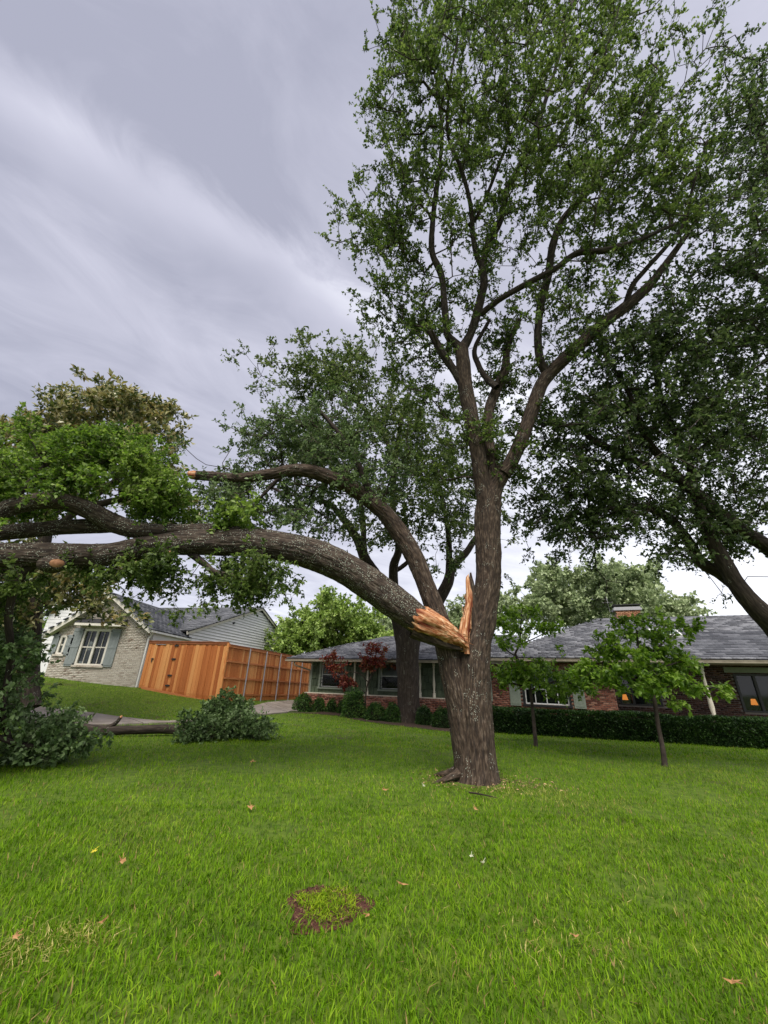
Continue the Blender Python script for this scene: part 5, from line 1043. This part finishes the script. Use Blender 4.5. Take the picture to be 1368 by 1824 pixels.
# long clipped hedge
ha, hb = G(872, 1305), G(1460, 1341); ha[1] += .5; hb[1] += .45; hL = float(np.linalg.norm((hb-ha)[:2])); hang = math.atan2(hb[1]-ha[1], hb[0]-ha[0])
hd = empty('clipped_hedge', (ha[0], ha[1], -.25), hang, label='long low dark green hedge clipped flat in front of the brick house', cat='hedge')
n = 46000; hh = .92; hw = .55; x = RG.random(n)*hL; side_ = RG.random(n); sh_ = (.86+.14*RG.random(n)**.6)
yy = np.where(side_ < .5, -hw*sh_, (RG.random(n)*2-1)*hw); zz = np.where(side_ < .5, RG.random(n)*hh, hh*sh_); e_ = fbm(np.stack([x, yy*1.0, zz], -1), 1.1, 3., 3)-.5; zz = np.clip(zz+e_*.22*(zz/hh), .02, 2); yy = yy-np.abs(e_)*.25-.0; yy = yy+np.where(zz > hh*.85, .06, 0)
out = np.stack([np.zeros(n), np.where(side_ < .5, -1., 0), np.where(side_ < .5, .2, 1.)], -1)
leafmesh('leaves', np.stack([x, yy, zz], -1), nrm(out+RG.normal(size=(n, 3))*.8), .07, .55, LEAFHEDGE, hd, flat=.5)
MB().box(0, hL, -hw*.78, hw*.78, 0, hh*.84).build('dark_core', MATS['dark_core_brown'], hd)  # solid dark block inside the hedge, closes gaps between leaves

# mulch bed under the shrubs
bed = [tuple(G(x, y)[:2]) for x, y in ((508, 1270), (560, 1272), (600, 1275), (640, 1284), (690, 1291), (740, 1297), (800, 1304), (880, 1309))]
V = []; Fc = []
for i, q in enumerate(bed):
    for j in range(4): t_ = j/3; a = np.array(q); bck = W2((np.array([q[0]-HO[0], q[1]-HO[1]])@HU[:2]), .3)[:2]; p_ = a*(1-t_)+bck*t_; V.append((p_[0], p_[1], float(T(*p_))+.012))
for i in range(len(bed)-1):
    for j in range(3): a = i*4+j; Fc.append((a, a+4, a+5, a+1))
MULCH = material('dark_mulch', [(.015, .010, .008), (.05, .03, .02), (.09, .055, .035)], scale=30, rough=1, bump=.8, bscale=60, coord='World')
MB().add(V, Fc).build('planting_bed', MULCH)['kind'] = 'structure'

# ------------------------------------------------------------------ bare patch, litter
pc = G(580, 1617); SOIL = material('bare_soil', [(.04, .014, .010), (.085, .032, .022), (.14, .065, .04)], scale=40, rough=1, bump=1., bscale=90, coord='World')
V = []; Fc = []; k = 36; nr = 7
for i in range(nr):
    for j in range(k):
        th = j*2*math.pi/k; rr_ = (i/(nr-1))*(.31+.05*math.sin(3*th+1)+.03*math.sin(5*th)); x = pc[0]+rr_*math.cos(th)*1.0; y = pc[1]+rr_*math.sin(th)*1.05
        V.append((x, y, float(T(x, y))+.004+.016*float(vnoise(np.array([x, y, 0.]), 24.))*(i < nr-1)))
for i in range(nr-1):
    for j in range(k): Fc.append((i*k+j, i*k+(j+1) % k, (i+1)*k+(j+1) % k, (i+1)*k+j))
MB().add(V, Fc).build('soil_patch', SOIL, smooth=True)['kind'] = 'structure'
# mulch ring chips round the trunk and in the patch
def chips(name, label, cat, cs, cols, ll):
    cs = np.array(cs); leafmesh(name, cs, nrm(RG.normal(size=cs.shape)*[1, 1, .25]), ll, .35, material(name+'_colour', cols, island=.8, rough=.9, coord='World'), None, flat=2)
    o = bpy.data.objects[name]; set_props(o, label, cat, kind='stuff')
cs = []
for _ in range(520):
    a = RG.random()*6.283; r_ = .5+abs(RG.normal())*.28; x = b0[0]+r_*math.cos(a); y = b0[1]+r_*math.sin(a)*.9; cs.append((x, y, float(T(x, y))+.01+.03*RG.random()))
for _ in range(160): x = 2.6+RG.normal()*.35; y = b0[1]-.3+RG.normal()*.25; cs.append((x, y, .02+.04*RG.random()))
chips('bark_chips', 'brown bark crumbs and wood splinters scattered round the torn trunk base', 'bark chips', cs, [(.06, .03, .02), (.2, .12, .07), (.42, .28, .15)], .05)
cs = []
for _ in range(200):
    a = RG.random()*6.283; r_ = .17+.13*RG.random(); x = pc[0]+r_*math.cos(a); y = pc[1]+r_*math.sin(a); cs.append((x, y, float(T(x, y))+.02+.01*RG.random()))
chips('soil_crumbs', 'reddish brown crumbs in the bare ring in the lawn', 'soil crumbs', cs, [(.04, .015, .010), (.10, .042, .028), (.17, .09, .055)], .03)
DEAD = material('dead_leaf_brown', [(.34, .17, .07), (.50, .28, .13)], scale=12, rough=.7, trans=.2)
def dead_leaf(px, py, size, label, name='dead_leaf', cat='dead leaf', mat=DEAD, lobes=5, z=.055):
    c = G(px, py); c[2] += z; V = [(0, 0, .012)]; n_ = lobes*2; ph = RG.random()*6
    for i in range(n_):
        r_ = size*(1.0 if i % 2 == 0 else .45)*(.45+.8*RG.random()); a = ph+i*2*math.pi/n_; V.append((r_*math.cos(a), r_*math.sin(a)*.8, (.55*size if i % 2 == 0 else .08*size)*(RG.random()*1.2)))
    m = MB().add(V, [(0, 1+i, 1+(i+1) % n_) for i in range(n_)]); m.beam((0, 0, .01), (-size*1.2*math.cos(ph), -size*1.2*math.sin(ph), .02), .004, .004)
    o = m.build(name, mat); o.location = tuple(c); o.rotation_euler = (random.uniform(-.4, .7), random.uniform(-.4, .4), 0); set_props(o, label, cat, 'dead leaves fallen on the lawn')
for px, py, s_, lb in ((716, 1592, .055, 'pale tan lobed dead leaf right of the bare soil ring'), (215, 1548, .05, 'brown curled leaf on the grass at lower left, below the log clump'), (448, 1363, .075, 'tan dead leaf on the lawn below the fallen branch'), (445, 1447, .06, 'tan dead leaf midway between the fallen branch and the bare soil ring'),
        (1310, 1775, .045, 'brown leaf lying in the bottom right corner of the lawn'), (686, 1415, .06, 'flat brown leaf left of the torn trunk base'), (847, 1450, .05, 'small brown leaf just below the torn trunk'), (178, 1663, .035, 'pale leaf in the dry grass at lower left'), (20, 1690, .035, 'tan leaf at the left edge in the dry grass patch'), (1028, 1690, .03, 'tan leaf in the yellowed grass at lower right'), (385, 1760, .025, 'tiny brown leaf near the bottom edge, left of centre'), (655, 1650, .025, 'tiny brown leaf at the lower right of the bare soil ring')):
    dead_leaf(px, py, s_, lb)
PALE = material('pale_petal', [(.36, .38, .26), (.45, .46, .33)], rough=.7)
dead_leaf(862, 1550, .03, 'pale whitish leaf scrap on the lawn right of centre', mat=PALE); dead_leaf(840, 1538, .03, 'pale scrap of leaf just up-left of the whitish one', mat=PALE)
dead_leaf(165, 1530, .03, 'small yellow leaf on the grass at far left', mat=material('yellow_leaf', [(.6, .5, .05)], rough=.6)); dead_leaf(755, 1407, .04, 'pale green leaf lying left of the trunk roots', mat=PALE)
tp = [G(836, 1420)+[0, 0, .06], G(850, 1425)+[0, 0, .08], G(868, 1427)+[0, 0, .07], G(886, 1430)+[0, 0, .06]]; tp, tr_ = catmull(tp, [.012, .012, .009, .005], .03)
v, q, a = tube(tp, tr_, 8); o = barkmesh('fallen_twig', [(v, q, a), tube(np.array([tp[6], tp[6]+[.06, -.04, .05]]), [.008, .003], 6)], BARKDARK, None); set_props(o, 'dark twig lying in the grass in front of the torn trunk', 'twig')

# ------------------------------------------------------------------ grass
def polyin(x, y, poly):
    c = np.zeros(x.shape, bool); n_ = len(poly)
    for i in range(n_):
        x1, y1 = poly[i]; x2, y2 = poly[(i+1) % n_]
        if y1 == y2: continue
        c ^= ((y1 > y) != (y2 > y)) & (x < (x2-x1)*(y-y1)/(y2-y1)+x1)
    return c
drive_poly = [tuple(q) for q in near]+[tuple(q) for q in far_[::-1]]
bed_poly = bed+[tuple(W2(12, .3)[:2]), tuple(W2(1, .3)[:2])]
house_poly = [tuple(W2(1.0, .3)[:2]), tuple(W2(34, .2)[:2]), tuple(W2(34, 9)[:2]), tuple(W2(1, 9)[:2])]
hc, hs = math.cos(hang), math.sin(hang); hedge_poly = [(ha[0]+hc*a-hs*b, ha[1]+hs*a+hc*b) for a, b in ((0, -.45), (hL, -.45), (hL, .5), (0, .5))]
GRASS = bpy.data.materials.new('lawn_grass')
def make_grass_material():
    m = GRASS; m.use_nodes = True; nt = m.node_tree; N = nt.nodes; Lk = nt.links.new; b = N['Principled BSDF']; b.inputs['Roughness'].default_value = .6; b.inputs['Specular IOR Level'].default_value = .12
    ge = N.new('ShaderNodeNewGeometry'); n1_ = N.new('ShaderNodeTexNoise'); n1_.inputs['Scale'].default_value = 1.3; n1_.inputs['Detail'].default_value = 3; Lk(ge.outputs['Position'], n1_.inputs['Vector'])
    ad = N.new('ShaderNodeMath'); ad.operation = 'MULTIPLY_ADD'; Lk(ge.outputs['Random Per Island'], ad.inputs[0]); ad.inputs[1].default_value = .55; sb = N.new('ShaderNodeMath'); sb.operation = 'MULTIPLY_ADD'; Lk(n1_.outputs[0], sb.inputs[0]); sb.inputs[1].default_value = .9; sb.inputs[2].default_value = -.22; Lk(sb.outputs[0], ad.inputs[2])
    r = N.new('ShaderNodeValToRGB'); Lk(ad.outputs[0], r.inputs[0]); el = r.color_ramp.elements; el[0].position = .1; el[0].color = (.045, .115, .003, 1); el[1].position = .95; el[1].color = (.36, .48, .04, 1)
    for p_, c_ in ((.4, (.11, .235, .005)), (.7, (.20, .35, .011))): e_ = el.new(p_); e_.color = (*c_, 1)
    dry = thr(nt, ge.outputs['Position'], .45, .56, .72, detail=4); isl = N.new('ShaderNodeMapRange'); isl.inputs[1].default_value = .55; isl.inputs[2].default_value = .75; Lk(ge.outputs['Random Per Island'], isl.inputs[0])
    col = mixc(nt, r.outputs[0], (.36, .34, .09), mulv(nt, mulv(nt, dry, isl.outputs[0]), .8))
    spk = N.new('ShaderNodeMapRange'); spk.inputs[1].default_value = .962; spk.inputs[2].default_value = .97; Lk(ge.outputs['Random Per Island'], spk.inputs[0]); col = mixc(nt, col, (.34, .24, .10), spk.outputs[0])
    Lk(col, b.inputs['Base Color']); tr = N.new('ShaderNodeBsdfTranslucent'); Lk(col, tr.inputs[0]); ms = N.new('ShaderNodeMixShader'); ms.inputs[0].default_value = .4; Lk(b.outputs[0], ms.inputs[1]); Lk(tr.outputs[0], ms.inputs[2]); Lk(ms.outputs[0], N['Material Output'].inputs[0])
make_grass_material()
def blades(x, y, h, w, lean=.75):
    n_ = len(x); z = T(x, y); a = RG.random(n_)*2*math.pi; s = np.stack([np.cos(a), np.sin(a), np.zeros(n_)], -1); d = np.stack([-np.sin(a+RG.normal(size=n_)*.6), np.cos(a), np.zeros(n_)], -1)
    hh_ = h*(.55+.8*RG.random(n_)); l1 = RG.random(n_)*lean; l2 = l1+RG.random(n_)*lean*1.6; b = np.stack([x, y, z-.005], -1); w = w*(.6+.7*RG.random(n_))
    m_ = b+d*(hh_*.5*l1)[:, None]+np.array([0, 0, 1.])*(hh_*.55)[:, None]; t_ = m_+d*(hh_*.55*l2)[:, None]+np.array([0, 0, 1.])*(hh_*.5*np.sqrt(np.maximum(.05, 1-.45*l2**2)))[:, None]; sw = s*(w/2)[:, None]
    return b-sw*.8, b+sw*.8, m_+sw, m_-sw, t_
def excl(x, y): return polyin(x, y, drive_poly) | polyin(x, y, bed_poly) | polyin(x, y, house_poly) | polyin(x, y, hedge_poly) | (((x-b0[0])**2+(y-b0[1])**2) < .36)
def bladefield(y0, y1, dens, h, w, detail, half=None):
    yy_ = np.linspace(y0, y1, 40); areas = [(2*(.95*yb+1.6))*(y1-y0)/40 for yb in yy_]; X = []; Y = []
    for yb, ar in zip(yy_, areas):
        k = int(ar*dens((yb))); X.append((RG.random(k)*2-1)*(.95*yb+1.6)); Y.append(yb+RG.random(k)*(y1-y0)/40)
    x = np.concatenate(X); y = np.concatenate(Y); e_ = excl(x, y); x = x[~e_]; y = y[~e_]
    rr_ = np.hypot(x-pc[0], y-pc[1]); bad = (rr_ > .13) & (rr_ < .31) & (vnoise(np.stack([x, y, x*0], -1), 11., 3.) > .47); x = x[~bad]; y = y[~bad]
    # thin, short turf in worn places
    wv = fbm(np.stack([x, y, x*0], -1), .9, 6., 3); keep = RG.random(len(x)) < np.clip(1.5-np.maximum(0, wv-.55)*7, .35, 1); x = x[keep]; y = y[keep]; wv = wv[keep]
    rr_ = np.hypot(x-pc[0], y-pc[1]); hh_ = h*np.where(rr_ < .24, .6, 1.)*(.8+.5*fbm(np.stack([x, y, x*0], -1), 2.2, 2., 2)); return x, y, hh_, w
near_b = bladefield(2.2, 6.2, lambda y: 3600*(3.2/max(y, 3.2))**1.2, .050, .0064, 2)
x, y, h_, w_ = near_b; a, b, c, d, e_ = blades(x, y, h_, w_)
dx = []; 
for px_, py_, sx_, sy_, k_ in ((60, 1695, .22, .14, 260), (150, 1672, .12, .07, 170), (15, 1700, .10, .10, 130), (1015, 1690, .30, .16, 110), (940, 1412, .40, .2, 320), (980, 1430, .7, .3, 220), (1100, 1600, .6, .4, 90), (640, 1395, .6, .3, 200)):
    q_ = G(px_, py_); dx.append(q_[:2]+RG.normal(size=(k_, 2))*[sx_, sy_])
dx = np.vstack(dx); dx = dx[~excl(dx[:, 0], dx[:, 1])]; A3 = blades(dx[:, 0], dx[:, 1], .055*np.ones(len(dx)), .006, 1.0)
dry_o = quadmesh('dry_grass', np.stack([A3[0], A3[1], A3[2], A3[3], A3[3], A3[2], A3[4], A3[4]], 1).reshape(-1, 3), np.arange(8*len(dx)).reshape(-1, 4), material('straw', [(.22, .24, .04), (.36, .34, .09), (.50, .44, .17)], island=.9, trans=.3, coord='World', rough=.7, spec=.1)); set_props(dry_o, 'straw coloured dry grass patches at lower left and beside the tree', 'dry grass', kind='stuff')
th_ = RG.random(900)*6.283; r_ = .27*np.sqrt(RG.random(900))*(.35+.95*vnoise(np.stack([np.cos(th_), np.sin(th_), th_*0], -1), 2.2, 1.)); tx = pc[0]+r_*np.cos(th_); ty = pc[1]+.01+r_*np.sin(th_)*1.05; A2 = blades(tx, ty, .042*np.ones(900), .006, 1.1)
tuft = quadmesh('grass_tuft', np.stack([A2[0], A2[1], A2[2], A2[3], A2[3], A2[2], A2[4], A2[4]], 1).reshape(-1, 3)+np.array([0, 0, .014]), np.arange(7200).reshape(-1, 4), material('young_grass', [(.12, .22, .008), (.20, .31, .012), (.32, .42, .025)], island=.8, trans=.4, coord='World', rough=.6, spec=.1)); set_props(tuft, 'short yellow-green grass sprouting in the middle of the bare soil ring', 'grass', kind='stuff')
V = np.stack([a, b, c, d, e_], 1).reshape(-1, 3); k = np.arange(len(x))*5
Lq = np.stack([k, k+1, k+2, k+3], -1); Lt = np.stack([k+3, k+2, k+4], -1)
me = bpy.data.meshes.new('grass'); 
x2, y2, h2, w2 = bladefield(6.2, 12, lambda y: 1150*(6.2/y)**1.1, .06, .012, 1); x3, y3, h3, w3 = bladefield(12, 27, lambda y: 430*(12/y)**1.3, .06, .022, 1)
Vf = []
for x_, y_, h_, w_ in ((x2, y2, h2, w2), (x3, y3, h3, w3)):
    a, b, c, d, e_ = blades(x_, y_, h_, w_); Vf.append(np.stack([a, b, e_], 1).reshape(-1, 3))
Vf = np.vstack(Vf); nv = len(V); Lf = nv+np.arange(len(Vf)).reshape(-1, 3); VV = np.vstack([V, Vf]).astype(np.float32)
me.vertices.add(len(VV)); me.vertices.foreach_set('co', VV.ravel()); LL = np.concatenate([Lq.ravel(), Lt.ravel(), Lf.ravel()]).astype(np.int32); me.loops.add(len(LL)); me.loops.foreach_set('vertex_index', LL)
st_ = np.concatenate([np.arange(len(Lq))*4, len(Lq)*4+np.arange(len(Lt))*3, len(Lq)*4+len(Lt)*3+np.arange(len(Lf))*3]).astype(np.int32); me.polygons.add(len(st_)); me.polygons.foreach_set('loop_start', st_); me.update(calc_edges=True)
go = link('grass', me, None, GRASS); set_props(go, 'bright green lawn grass blades covering the yard', 'grass', kind='stuff')
print('LEAVES', LEAFN[0], 'blades', len(x), len(Vf)//3, 'tris', sum(len(m.loops)-2*len(m.polygons) for m in bpy.data.meshes if m.users == 1))
